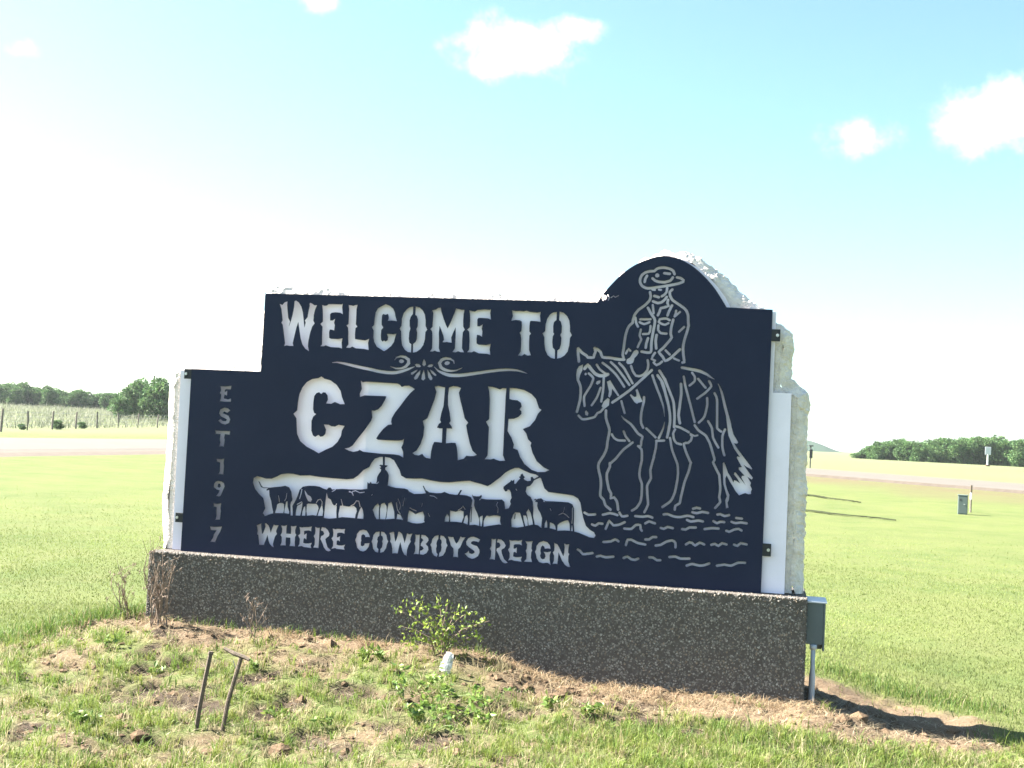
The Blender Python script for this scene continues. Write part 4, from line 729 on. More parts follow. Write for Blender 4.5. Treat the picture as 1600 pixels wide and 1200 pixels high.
def build_stone(parent):
    outl = [(-2.66, .60), (-2.70, 1.0), (-2.685, 1.5), (-2.70, 1.95), (-2.64, 2.11), (-2.3, 2.135), (-1.93, 2.13), (-1.90, 2.4), (-1.885, 2.74), (-1.82, 2.81), (-1.2, 2.80), (-.3, 2.79), (.5, 2.785), (.90, 2.785), (1.0, 2.87),
            (1.10, 2.985), (1.22, 3.07), (1.33, 3.125), (1.42, 3.165), (1.556, 3.165), (1.646, 3.147), (1.711, 3.118), (1.803, 3.03), (1.908, 2.963), (2.009, 2.857), (2.128, 2.781), (2.222, 2.724), (2.287, 2.640), (2.351, 2.601),
            (2.42, 2.549), (2.434, 2.432), (2.424, 2.203), (2.482, 2.152), (2.55, 2.101), (2.568, 2.01), (2.562, 1.806), (2.566, 1.444), (2.571, 1.012), (2.575, .60)]
    pts = []
    for i in range(len(outl) - 1):
        a, b = Vector(outl[i]), Vector(outl[i + 1]); n = max(1, int((b - a).length / .022))
        for j in range(n): pts.append(a.lerp(b, j / n))
    pts.append(Vector(outl[-1]))
    a, b = Vector(outl[-1]), Vector(outl[0])
    for j in range(1, 160): pts.append(a.lerp(b, j / 160))
    N = len(pts); area = sum(pts[i].x * pts[(i + 1) % N].y - pts[(i + 1) % N].x * pts[i].y for i in range(N))
    sgn = 1 if area > 0 else -1
    nor = []
    for i in range(N):
        d = pts[(i + 2) % N] - pts[i - 2]; d.normalize(); nor.append(Vector((d.y, -d.x)) * sgn)
    prof = [(.085, .086), (.07, .088), (.05, .094), (.034, .102), (.02, .114), (.008, .130), (0, .152), (-.004, .18), (0, .21), (-.003, .24), (0, .27), (-.004, .30), (0, .33), (.012, .352), (.03, .37), (.06, .38), (.08, .382)]
    bm = bmesh.new(); rings = []
    for k, (ins, yy) in enumerate(prof):
        ring = []
        for i in range(N):
            p = pts[i] - nor[i] * ins
            q = Vector((p.x, yy, p.y))
            amp = min(1, max(0, (.12 - ins) / .05)) * (.32 if q.x < -2.3 else 1.0); bot = 0.0 if q.z < .62 else 1.0
            big = noise.noise(q * 7.0) * .020 + noise.noise(q * 17.0 + Vector((5, 3, 1))) * .016 + noise.noise(q * 41.0) * .015
            chip = abs(noise.noise(q * 23 + Vector((9, 0, 4)))); chip = (chip ** .6) * .016
            off = (big - chip + .004) * amp * bot
            q.x += nor[i].x * off; q.z += nor[i].y * off
            q.y += (noise.noise(q * 11 + Vector((2, 7, 7))) * .014 + noise.noise(q * 33) * .007) * amp * (1 if 0 < k < len(prof) - 1 else 0)
            q.y = max(q.y, .0795)
            if pts[i].y < .605 or q.z < .62: q.z = .583
            ring.append(bm.verts.new(q))
        rings.append(ring)
    for k in range(len(rings) - 1):
        for i in range(N):
            bm.faces.new((rings[k][i], rings[k][(i + 1) % N], rings[k + 1][(i + 1) % N], rings[k + 1][i]))
    core = [(-2.60, .585), (-2.62, 2.05), (-1.85, 2.06), (-1.82, 2.73), (.93, 2.71), (1.04, 2.82), (1.25, 3.0), (1.43, 3.09), (1.60, 3.08), (1.76, 2.97), (1.95, 2.82), (2.12, 2.70), (2.25, 2.58), (2.355, 2.50), (2.35, 2.14), (2.49, 2.04), (2.495, .585)]
    prism(bm, core, .0885, .3805)
    return from_bm('stone_slab', bm, M_STONE, parent, smooth=False)

PX0, PX1, PY0, PY1, PZ1 = -2.638, 2.604, -.15, .60, .578
def build_plinth(parent):
    bm = bmesh.new()
    box(bm, PX0, PX1, PY0, PY1, -.5, PZ1, .012, 3)
    p = from_bm('concrete_plinth', bm, M_CONC, parent)
    # exposed aggregate: little stones half sunk in the faces
    rng = np.random.default_rng(4)
    bmi = bmesh.new(); bmesh.ops.create_icosphere(bmi, subdivisions=1, radius=1.0)
    bv = np.array([v.co for v in bmi.verts]); bf = np.array([[v.index for v in f.verts] for f in bmi.faces]); bmi.free()
    n = 24000
    fx = rng.uniform(PX0 + .01, PX1 - .01, n); fz = rng.uniform(-.28, PZ1 - .012, n)
    keep = (fz < PZ1 - .055) | (rng.random(n) < .45); fx, fz = fx[keep], fz[keep]
    C1 = np.stack([fx, np.full(len(fx), PY0 + .001), fz], -1)
    ns = 1500
    C2 = np.stack([np.full(ns, PX1 - .001), rng.uniform(PY0, PY1, ns), rng.uniform(-.28, PZ1 - .02, ns)], -1)
    nt = 1100                                                                   # proud stones along the top front lip
    C3 = np.stack([rng.uniform(PX0, PX1, nt), PY0 - .001 + rng.uniform(-.001, .012, nt), PZ1 - rng.exponential(.012, nt)], -1)
    nu = 1500
    C4 = np.stack([rng.uniform(PX0, PX1, nu), rng.uniform(PY0 + .01, -.01, nu), np.full(nu, PZ1 - .002)], -1)
    Cc = np.concatenate([C1, C2, C3, C4]); m = len(Cc)
    s = rng.uniform(.0042, .0092, m)[:, None] * rng.uniform(.7, 1.3, (m, 3))
    s[:len(C1), 1] *= .62; s[len(C1):len(C1) + ns, 0] *= .62; s[-nu:, 2] *= .6
    ang = rng.uniform(0, 6.28, m)
    V = bv[None] * s[:, None, :]
    ca, sa = np.cos(ang)[:, None], np.sin(ang)[:, None]
    Vx = V[:, :, 0] * ca - V[:, :, 2] * sa; Vz = V[:, :, 0] * sa + V[:, :, 2] * ca
    V = np.stack([Vx, V[:, :, 1], Vz], -1) + Cc[:, None, :]
    F = (bf[None] + (np.arange(m) * len(bv))[:, None, None]).reshape(-1, 3)
    pal = np.array([(.17, .155, .14), (.25, .225, .195), (.115, .105, .097), (.30, .27, .24), (.20, .16, .125), (.36, .34, .31), (.26, .195, .145)])
    pc = pal[rng.choice(len(pal), m, p=[.24, .22, .2, .14, .1, .05, .05])] * rng.uniform(.62, 1.12, (m, 1))
    me = np_mesh('aggregate', V.reshape(-1, 3), tris=F, colors=np.repeat(pc, len(bv), 0))
    a = link_mesh('aggregate', me, M_PEBBLE, p); a['kind'] = 'stuff'
    return p

sign = empty('welcome_sign', (0, 0, 0))
tag(sign, 'navy steel welcome sign with cut out lettering on a white stone slab and dark plinth', 'sign')
plate = build_face_plate(sign)
plate['label'] = 'dark navy steel face plate with cut out letters, riding cowboy and cattle'
def build_panel(parent):
    arc = [(.99, 2.70), (1.0, 2.76), (1.05, 2.84), (1.12, 2.92), (1.21, 2.995), (1.31, 3.055), (1.43, 3.098), (1.556, 3.092), (1.698, 3.02), (1.807, 2.925), (1.870, 2.855), (1.918, 2.79), (1.965, 2.70)]
    poly = [(-2.545, .582), (2.440, .582), (2.434, 2.088), (2.297, 2.088), (2.297, 2.700)] + smooth_open(arc)[::-1] + [(-1.80, 2.70), (-1.80, 2.075), (-2.563, 2.075)]
    bm = bmesh.new(); prism(bm, poly, .036, .078)
    for v in bm.verts:                                                          # front set back towards the left end, shaped to dim the lettering there
        if v.co.y < .05: v.co.y += .034 * min(1, max(0, (-v.co.x - .9) / 1.2))
    xs = [-.9, -1.8]
    for xx in xs: bmesh.ops.bisect_plane(bm, geom=bm.verts[:] + bm.edges[:] + bm.faces[:], plane_co=(xx, 0, 0), plane_no=(1, 0, 0))
    for v in bm.verts:
        if v.co.y < .0775: v.co.y = .036 + .034 * min(1, max(0, (-v.co.x - .9) / .9))
    return from_bm('white_panel', bm, M_WHITE, parent)
build_panel(sign)
build_stone(sign)
build_plinth(sign)
for x0, x1, z0, z1 in ((-2.497, -2.432, 2.004, 2.086), (-2.5, -2.432, .815, .893), (2.268, 2.334, 2.475, 2.566), (2.266, 2.33, .858, .952)):
    bm = bmesh.new(); box(bm, x0, x1, -.001, .0055, z0, z1, .002, 1)
    xm = x0 + .018 if x0 < 0 else x1 - .020
    box(bm, xm - .016, xm + .016, .0056, .0355, (z0 + z1) / 2 - .016, (z0 + z1) / 2 + .016)     # stand-off behind the tab
    tb = from_bm('mounting_tab', bm, M_TAB, plate)
    bm = bmesh.new()
    r = bmesh.ops.create_cone(bm, cap_ends=True, segments=6, radius1=.0135, radius2=.012, depth=.008)
    bmesh.ops.transform(bm, verts=r['verts'], matrix=Matrix.Translation((xm, -.0052, (z0 + z1) / 2)) @ Matrix.Rotation(math.pi / 2, 4, 'X'))
    from_bm('bolt', bm, M_BOLT, tb)
# meter box on the plinth's right end
ebox = empty('electrical_box', (2.606, .05, .35))
tag(ebox, 'grey metal electrical box with conduit fixed to the right end of the plinth', 'electrical box')
def sub(bm, parent, name, mat, smooth=False):
    o = from_bm(name, bm, mat, parent, smooth); o.matrix_parent_inverse = Matrix.Translation(parent.location).inverted(); return o
bm = bmesh.new(); box(bm, 2.609, 2.728, -.03, .27, .235, .540, .005); sub(bm, ebox, 'box_body', M_BOX)
bm = bmesh.new(); box(bm, 2.7285, 2.742, -.034, .276, .190, .536, .004); lid = sub(bm, ebox, 'box_lid', M_BOX)
bm = bmesh.new(); box(bm, 2.650, 2.7275, .10, .268, .185, .2345, .004); sub(bm, ebox, 'wiring_throat', M_BOX)
bm = bmesh.new(); box(bm, 2.609, 2.752, -.042, .282, .5405, .552, .003); sub(bm, ebox, 'rain_hood', M_PVC)
bm = bmesh.new(); tube(bm, [(2.664, -.02, .2345), (2.664, -.02, .0), (2.660, -.02, -.4)], .0225, 12); sub(bm, ebox, 'conduit', M_PVC, True)
bm = bmesh.new(); tube(bm, [(2.664, -.02, .2340), (2.664, -.02, .200)], .027, 12); sub(bm, ebox, 'conduit_coupling', M_PVC, True)

# ------------------------------------------------------------------ vegetation
def blades(P, hgt, wid, lean, color, rng, droop=.35, tipcol=1.15):
    """bent grass blades: P roots (n,3)"""
    n = len(P); az = rng.uniform(0, 2 * np.pi, n); la = rng.uniform(0, 2 * np.pi, n)
    wd = np.stack([np.cos(az), np.sin(az), np.zeros(n)], -1) * (wid / 2)[:, None]
    ld = np.stack([np.cos(la), np.sin(la), np.zeros(n)], -1) * (lean * hgt)[:, None]
    up = np.zeros((n, 3)); up[:, 2] = hgt
    mid = P + up * .55 + ld * .3; tip = P + up * (1 - droop * (lean[:, None] > .5) * .5) + ld
    V = np.stack([P - wd, P + wd, mid + wd * .75, mid - wd * .75, tip], 1).reshape(-1, 3)
    b = np.arange(n)[:, None] * 5
    Q = b + np.array([[0, 1, 2, 3]]); T = b + np.array([[3, 2, 4]])
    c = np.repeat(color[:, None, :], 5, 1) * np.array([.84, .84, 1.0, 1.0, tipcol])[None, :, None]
    return V, Q, T, c.reshape(-1, 3)
def in_view(P, mx=.56, my=.46):
    R = np.array(ROT); c = (P - np.array(CAM)) @ R
    return (-c[:, 2] > 1) & (np.abs(c[:, 0] / -c[:, 2]) < mx) & (np.abs(c[:, 1] / -c[:, 2]) < my)
def scatter(rng, d0, d1, density, falloff=1.0):
    """points on the ground in a wedge in front of the lens, roughly even per square metre (density may fall with distance)"""
    A = .62 * (d1 * d1 - d0 * d0); n = int(A * density)
    d = np.sqrt(rng.uniform(d0 * d0, d1 * d1, n)); a = rng.uniform(-.62, .62, n) - .203
    x = CAM.x + d * np.sin(a); y = CAM.y + d * np.cos(a)
    return x, y
def plinth_clear(x, y, m=.02):
    return ~((x > PX0 - m) & (x < PX1 + m) & (y > PY0 - m) & (y < PY1 + m))
def in_wild(x, y):
    edge = np.where(x < -2.6, (y - (x + 2.9) * 1.6) < .4, True)
    return (y < .9) & (y > -6) & (x < 4.4) & (x > -6) & edge & ~((x > 2.6) & (y > .2 + .25 * (3.9 - x)))
def ground_pts(x, y):
    return np.stack([x, y, height(x, y) + rough(x, y, bare_mask(x, y)) - .004], -1)
def emit(name, parts, mat=M_GRASS):
    vo = 0; V = []; Q = []; T = []; C = []
    for v, q, t, c in parts:
        V.append(v); Q.append(q + vo); T.append(t + vo); C.append(c); vo += len(v)
    me = np_mesh(name, np.concatenate(V), tris=np.concatenate(T), quads=np.concatenate(Q), colors=np.concatenate(C))
    o = link_mesh(name, me, mat); tag(o, kind='stuff'); return o
def greens(rng, n, mix):
    """mix: list of (weight, (r,g,b))"""
    w = np.array([m[0] for m in mix]); p = np.array([m[1] for m in mix])
    c = p[rng.choice(len(p), n, p=w / w.sum())]
    return c * rng.uniform(.84, 1.16, (n, 1))
def build_grass():
    rng = np.random.default_rng(11)
    lawn_mix = [(5, (.155, .190, .056)), (3, (.130, .176, .048)), (2, (.178, .196, .068)), (.5, (.22, .205, .11))]
    wild_mix = [(4, (.160, .210, .042)), (3, (.115, .175, .038)), (2, (.19, .21, .055)), (1.6, (.30, .255, .145)), (.9, (.36, .31, .19))]
    # mown lawn, near to far
    parts = []
    for d0, d1, den, w0, h0 in ((5.4, 9, 2200, .0046, .055), (9, 13, 2100, .0058, .034), (13, 20, 900, .008, .026), (20, 30, 360, .010, .024)):
        x, y = scatter(rng, d0, d1, den)
        bm_ = bare_mask(x, y)
        wild = in_wild(x, y)
        lush = (x > .9 + .5 * (fbm(x, y, 50) - .5)) & (y < -1.35 + .25 * (x - 1) + (fbm(x * 1.5, y * 1.5, 51) - .5) * .8)
        dens = fbm(x * .9, y * .9, 40); fade = 1 - sstep(15, 30, np.hypot(x - CAM.x, y - CAM.y)) ** .7
        keep = (~wild | lush) & (rng.random(len(x)) < fade) & (rng.random(len(x)) < (.45 + .9 * dens) * (1 - bm_ * .95)) & plinth_clear(x, y)
        x, y = x[keep], y[keep]; P = ground_pts(x, y); v = in_view(P); P = P[v]; n = len(P)
        tone = np.clip((fbm(P[:, 0] * .45, P[:, 1] * .22, 60) - .5) * 1.9 + .5, 0, 1)
        c = (greens(rng, n, lawn_mix) * .5 + .5 * np.array([.162, .198, .058])) * (.78 + .58 * tone)[:, None]
        hh = h0 * rng.uniform(.55, 1.35, n) * (.75 + .5 * fbm(P[:, 0] * 1.2, P[:, 1] * 1.2, 61))
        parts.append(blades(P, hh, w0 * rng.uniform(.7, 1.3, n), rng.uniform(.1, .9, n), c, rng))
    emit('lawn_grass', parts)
    # patchy long grass on the mound, in tufts
    parts = []
    x, y = scatter(rng, 5.4, 12, 260); k = in_wild(x, y) & plinth_clear(x, y, .0); x, y = x[k], y[k]
    bmk = bare_mask(x, y); keep = rng.random(len(x)) < np.clip(1.02 - bmk * 1.02, 0.03, 1); x, y = x[keep], y[keep]
    nb = rng.integers(5, 20, len(x)); idx = np.repeat(np.arange(len(x)), nb)
    r = np.abs(rng.normal(0, .032, len(idx))); a = rng.uniform(0, 6.283, len(idx))
    bx, by = x[idx] + r * np.cos(a), y[idx] + r * np.sin(a); k = plinth_clear(bx, by, .012); bx, by, idx = bx[k], by[k], idx[k]
    P = ground_pts(bx, by); v = in_view(P); P = P[v]; idx = idx[v]; n = len(P)
    tuft_h = (rng.gamma(2.6, .016, len(x)) + .028)[idx]
    tuft_c = greens(rng, len(x), wild_mix)[idx]
    parts.append(blades(P, tuft_h * rng.uniform(.6, 1.2, n), .0052 * rng.uniform(.6, 1.4, n), rng.uniform(.15, 1.1, n), tuft_c * rng.uniform(.85, 1.15, (n, 1)), rng))
    emit('mound_grass', parts)
    # fringe of longer uncut grass where the lawn meets the mound
    parts = []
    fr = []
    for (x0, y0), (x1, y1), dens, sp in (((-4.6, -2.0), (-3.45, -.55), 1500, .16), ((-3.45, -.55), (-2.8, .35), 1900, .15), ((2.75, 1.75), (4.1, 1.1), 1300, .2), ((4.0, .1), (4.9, -.35), 700, .14), ((1.2, -1.5), (3.6, -1.25), 500, .13), ((-2.6, -.22), (.3, -.24), 160, .03)):
        n = int(dens * math.hypot(x1 - x0, y1 - y0)); t = rng.random(n)
        fr.append(np.stack([x0 + (x1 - x0) * t + rng.normal(0, sp, n), y0 + (y1 - y0) * t + rng.normal(0, sp, n)], -1))
    fr = np.concatenate(fr); k = plinth_clear(fr[:, 0], fr[:, 1]) & (rng.random(len(fr)) < .25 + 1.3 * (fbm(fr[:, 0] * 2.2, fr[:, 1] * 2.2, 70) - .2)); fr = fr[k]
    P = ground_pts(fr[:, 0], fr[:, 1]); n = len(P)
    c = greens(rng, n, [(4, (.085, .140, .030)), (2, (.125, .17, .036)), (1, (.06, .11, .03)), (.6, (.26, .21, .12))])
    parts.append(blades(P, np.where(fr[:, 0] < -2.6, rng.uniform(.06, .17, n), rng.uniform(.04, .11, n)), .0062 * rng.uniform(.7, 1.3, n), rng.uniform(.1, .9, n), c, rng))
    emit('fringe_grass', parts)
    n = 5200; t = rng.random(n); x = -2.6 + 5.4 * t; y = -.2 - np.abs(rng.normal(0, .17, n)) * np.where(x > .3, 1.5, .7)
    k = (fbm(x * 3, y * 3, 75) > .46) & plinth_clear(x, y, .01); x, y = x[k], y[k]; P = ground_pts(x, y); n = len(P)
    emit('dry_rim_grass', [blades(P, rng.uniform(.02, .085, n), .005 * rng.uniform(.6, 1.3, n), rng.uniform(.3, 2.2, n), greens(rng, n, [(3, (.30, .215, .13)), (2, (.36, .28, .18)), (1, (.22, .15, .09))]), rng)])
    # dead straw lying on the soil
    x, y = scatter(rng, 5.4, 11.5, 1500); k = in_wild(x, y) & plinth_clear(x, y) & (rng.random(len(x)) < .3 + .5 * bare_mask(x, y)); x, y = x[k], y[k]
    P = ground_pts(x, y) + np.array([0, 0, .012]); v = in_view(P); P = P[v]; n = len(P)
    c = greens(rng, n, [(3, (.34, .28, .18)), (2, (.26, .20, .125)), (1, (.42, .37, .26))])
    V, Q, T, C = blades(P, rng.uniform(.006, .03, n), .004 * rng.uniform(.6, 1.4, n), rng.uniform(2.0, 6.0, n), c, rng, droop=0)
    emit('dead_straw', [(V, Q, T, C)])
    # tall pale grass beyond the left fence and rough verge beside the side road
    n = 130000
    x = rng.uniform(-230, -52, n); y = rng.uniform(30, 300, n)
    k = (x < -49 - (y - 66) * .245 - 1.0) ; x, y = x[k], y[k]; P = np.stack([x, y, height(x, y)], -1); v = in_view(P, .5); P = P[v]; n = len(P)
    c = greens(rng, n, [(4, (.20, .205, .145)), (2, (.15, .175, .095)), (1, (.24, .24, .19))])
    emit('tall_field_grass', [blades(P, rng.uniform(.25, 1.15, n) * (.2 + 1.3 * fbm(P[:, 0] * .15, P[:, 1] * .15, 80)), .06 * rng.uniform(.5, 1.6, n), rng.uniform(.1, .9, n), c, rng)])
build_grass()

def build_clods():
    rng = np.random.default_rng(9); bmi = bmesh.new(); bmesh.ops.create_icosphere(bmi, subdivisions=1, radius=1.0)
    bv = np.array([v.co for v in bmi.verts]); bf = np.array([[v.index for v in f.verts] for f in bmi.faces]); bmi.free()
    x, y = scatter(rng, 5.4, 11.5, 160); b = bare_mask(x, y); k = plinth_clear(x, y, .0) & (rng.random(len(x)) < b * .9) & in_wild(x, y); x, y = x[k], y[k]
    P = ground_pts(x, y); m = len(P)
    s = rng.gamma(1.6, .008, m)[:, None] * np.array([1.2, 1.2, .75]) + .004
    V = (bv[None] * (1 + rng.normal(0, .17, (m, len(bv), 1)))) * s[:, None, :] + P[:, None, :]
    F = (bf[None] + (np.arange(m) * len(bv))[:, None, None]).reshape(-1, 3)
    o = link_mesh('soil_clods', np_mesh('soil_clods', V.reshape(-1, 3), tris=F), M_CLOD); tag(o, kind='stuff')
build_clods()

def leaf_quads(P, dirs, size, rng, color, width=.55, fold=.25):
    """leaf shaped quads (diamond of two triangles folded on the midrib)"""
    n = len(P); d = dirs / np.linalg.norm(dirs, axis=1, keepdims=True)
    r = rng.normal(0, 1, (n, 3)); s = np.cross(d, r); s /= np.linalg.norm(s, axis=1, keepdims=True) + 1e-9; nn = np.cross(d, s)
    L = size[:, None]
    a = P; b = P + d * L * .45 + s * L * width * .5 + nn * L * fold * .3; t = P + d * L; c = P + d * L * .45 - s * L * width * .5 + nn * L * fold * .3
    V = np.stack([a, b, t, c], 1).reshape(-1, 3); k = np.arange(n)[:, None] * 4
    T = np.concatenate([k + np.array([[0, 1, 2]]), k + np.array([[0, 2, 3]])])
    return V, T, np.repeat(color, 4, 0)

def leafy_shrub():
    rng = np.random.default_rng(31); bx, by = -.03, -.50
    t = empty('leafy_shrub', (bx, by, H(bx, by)))
    tag(t, 'small yellow-green leafy shrub growing in front of the middle of the plinth', 'shrub')
    bm = bmesh.new(); LP = []; LD = []
    tips = [(-.42, .02, .40), (-.36, -.03, .27), (-.30, .04, .47), (-.16, -.05, .46), (-.05, .02, .51), (.06, -.04, .47), (.14, .03, .43), (.24, 0, .42), (.30, -.03, .32), (.42, .04, .36), (.36, .02, .22), (-.22, -.06, .20), (.10, -.10, .30), (-.08, -.10, .33), (.02, -.05, .24), (-.30, .0, .14), (.22, -.05, .18)]
    for tx, ty, tz in tips:
        a = Vector((rng.normal(0, .03), rng.normal(0, .03), -.05)); b = Vector((tx * .86 - .03, ty, tz * .92 - .05))
        m1 = a.lerp(b, .45) + Vector((-tx * .18, 0, .06)); P = [a, a.lerp(m1, .5), m1, m1.lerp(b, .55) + Vector((0, 0, .015)), b]
        tube(bm, P, [.006, .005, .004, .003, .0015], 5)
        for k in range(27):
            s = rng.beta(2.2, 1.0) * 4.1; i = min(int(s), 3); p = P[i].lerp(P[i + 1], s - i)
            LP.append(np.array(p) + rng.normal(0, .026, 3) * np.array([1.2, 1, .7])); LD.append(np.array(b - a) * .6 + rng.normal(0, .35, 3))
    from_bm('stem', bm, M_TWIG, t)
    LP = np.array(LP); LD = np.array(LD); n = len(LP)
    c = greens(rng, n, [(4, (.23, .29, .055)), (3, (.18, .25, .05)), (2, (.12, .18, .04))])
    V, T, C = leaf_quads(LP, LD, rng.uniform(.026, .046, n), rng, c)
    o = link_mesh('foliage', np_mesh('foliage', V, tris=T, colors=C), M_LEAF, t); o['kind'] = 'stuff'
leafy_shrub()

def bare_shrub(name, label, bx, by, n, hgt, spread, seed, leanx=0.0, buds=True):
    rng = random.Random(seed); t = empty(name, (bx, by, H(bx, by))); tag(t, label, 'shrub')
    bm = bmesh.new(); nb = 0
    for i in range(n):
        a = Vector((rng.uniform(-.07, .07) * spread / .2, rng.uniform(-.05, .05), -.04)); h = hgt * rng.uniform(.6, 1.05)
        b = Vector((a.x + rng.gauss(leanx, spread * .5), rng.gauss(0, spread * .25), h))
        P = [a]
        for k in range(1, 7):
            P.append(a.lerp(b, k / 6) + Vector((rng.gauss(0, .012), rng.gauss(0, .01), 0)))
        tube(bm, P, [.0055, .005, .0045, .004, .003, .0024, .0012], 5)
        for j in range(rng.randint(2, 5)):
            k = rng.randint(2, 5); q = P[k]; e = q + Vector((rng.gauss(0, .05), rng.gauss(0, .04), rng.uniform(.05, .16)))
            tube(bm, [q, q.lerp(e, .5) + Vector((rng.gauss(0, .008), 0, 0)), e], [.0028, .002, .001], 4)
            if buds:
                for z in range(3): tube(bm, [e + Vector((rng.gauss(0, .008), rng.gauss(0, .008), rng.uniform(-.03, 0))), e + Vector((rng.gauss(0, .012), rng.gauss(0, .01), rng.uniform(.0, .02)))], [.003, .002], 4)
    from_bm('twigs', bm, M_TWIG, t)
bare_shrub('bare_shrub', 'leafless brown shrub of dry twigs at the left end of the plinth', -2.36, -.46, 17, .70, .20, 3, .02)
bare_shrub('dry_weed', 'faint dry weed with reddish seed heads just left of the plinth', -2.86, -.08, 5, .50, .14, 8, -.03)
bare_shrub('dead_sapling', 'single dead twiggy sapling in front of the left half of the plinth', -1.52, -.62, 4, .34, .16, 12, .02)

def weed(x, y, size, label, group, seed, cols):
    rng = np.random.default_rng(seed); t = empty('weed', (x, y, H(x, y) + float(rough(np.array([x]), np.array([y]), bare_mask(np.array([x]), np.array([y])))[0]))); tag(t, label, 'weed', group)
    bm = bmesh.new(); LP = []; LD = []
    for k in range(int(rng.integers(4, 8))):
        b = Vector((rng.normal(0, .55) * size, rng.normal(0, .45) * size, size * rng.uniform(.45, 1.15))); a = b * .04
        m = a.lerp(b, .5) + Vector((0, 0, size * .12)); tube(bm, [a, m, b], [.0028, .0022, .001], 4)
        for j in range(int(rng.integers(6, 13))):
            f = rng.uniform(.15, 1.05); q = a.lerp(m, f * 2) if f < .5 else m.lerp(b, f * 2 - 1)
            LP.append(np.array(q)); LD.append(np.array([rng.normal(0, 1), rng.normal(0, 1), rng.normal(.35, .5)]))
    from_bm('stem', bm, M_WSTEM, t)
    n = len(LP); c = greens(rng, n, cols)
    V, T, C = leaf_quads(np.array(LP), np.array(LD), rng.uniform(.025, .06, n), rng, c, .55)
    link_mesh('leaves', np_mesh('leaves', V, tris=T, colors=C), M_LEAF, t)
M_WSTEM = material('green_stem', (.10, .14, .04), .6, 0, .2)
for i, (px, py, s) in enumerate(((.05, -1.25, .17), (.20, -1.48, .20), (.36, -1.62, .16), (-.02, -1.55, .15), (.48, -1.35, .14), (.28, -1.95, .17), (.12, -1.80, .13), (.60, -1.72, .12))):
    weed(px, py, s, 'bright green broad-leaved weed in the clump in front of the leafy shrub', 'broad-leaved weeds below the leafy shrub', 100 + i, [(3, (.15, .235, .05)), (2, (.19, .26, .055)), (1, (.10, .17, .05))])
for i, (px, py, s) in enumerate(((-2.45, -1.05, .08), (-1.9, -1.35, .07), (-1.2, -1.25, .07), (-.45, -.72, .10), (-.58, -.70, .08), (-1.75, -2.6, .08), (1.15, -1.2, .08), (-.35, -2.1, .08), (-.75, -1.9, .08), (.9, -1.1, .09))):
    weed(px, py, s, 'low green weed scattered on the patchy soil of the mound', 'low weeds scattered over the mound', 200 + i, [(3, (.135, .205, .05)), (2, (.18, .22, .055))])

# ------------------------------------------------------------------ small things on the mound
def gz(x, y): return float(height(x, y) + rough(np.array([x]), np.array([y]), bare_mask(np.array([x]), np.array([y])))[0])
def stake(name, label, base, top, r, cat):
    t = empty(name, (base[0], base[1], gz(*base[:2]))); tag(t, label, cat)
    g = Vector(t.location); v = Vector(top) - g
    return t, g, v
t, g, v = stake('metal_stake', 'rusty upright metal stake in the grass, left one of the leaning pair', (-1.06, -2.48), (-1.00, -2.44, .245), .012, 'stake')
bm = bmesh.new(); tube(bm, [Vector((0, 0, -.15)), v * .3 + Vector((.004, 0, 0)), v * .7, v], [.0145, .0145, .014, .0135], 8); from_bm('shaft', bm, M_STAKE, t)
bm = bmesh.new(); tube(bm, [v, v * 1.04], [.017, .016], 8); from_bm('stake_head', bm, M_STAKE, t)
t, g, v = stake('crossbar_stake', 'rusty stake with a short bent crossbar on top, right one of the leaning pair', (-.93, -2.40), (-.83, -2.37, .225), .012, 'stake')
bm = bmesh.new(); tube(bm, [Vector((0, 0, -.15)), v * .4, v], [.0135, .0135, .013], 8); from_bm('shaft', bm, M_STAKE, t)
bm = bmesh.new(); tube(bm, [v + Vector((-.125, .03, .045)), v + Vector((-.05, .01, .022)), v + Vector((.02, 0, .008)), v + Vector((.062, -.015, -.004))], [.010, .014, .014, .008], 7); from_bm('crossbar', bm, M_STAKE, t)
bm = bmesh.new(); tube(bm, [v + Vector((-.05, 0, -.02)), v + Vector((-.02, 0, -.09)), v * .6], [.003, .003, .003], 5); from_bm('tie_wire', bm, M_WIRE, t)

def crumple(name, label, cat, loc, w, hgt, mat, seed, tilt, n=9):
    t = bmesh.new(); rng = random.Random(seed); V = []
    for j in range(n + 1):
        for i in range(n + 1):
            u_, v_ = i / n - .5, j / n
            taper = 1 - .65 * abs(v_ - .35) ** 1.3
            q = Vector((u_ * w * taper, .12 * w * math.sin(u_ * 7 + seed) + .02 * noise.noise(Vector((u_ * 5, v_ * 5, seed))), v_ * hgt))
            q += Vector((noise.noise(Vector((u_ * 6, v_ * 6, seed + 3))), noise.noise(Vector((u_ * 6, v_ * 6, seed + 9))), noise.noise(Vector((u_ * 6, v_ * 6, seed + 5))))) * w * .16
            V.append(t.verts.new(q))
    for j in range(n):
        for i in range(n):
            k = j * (n + 1) + i; t.faces.new((V[k], V[k + 1], V[k + n + 2], V[k + n + 1]))
    bmesh.ops.solidify(t, geom=t.faces[:], thickness=.0012)
    o = from_bm(name, t, mat); o.location = loc; o.rotation_euler = tilt; tag(o, label, cat); return o
crumple('plastic_scrap', 'crumpled white plastic scrap caught beside the leafy shrub', 'litter', (.09, -.92, gz(.09, -.92) + .02), .085, .155, M_PLASTIC, 2, (.25, .25, .2))
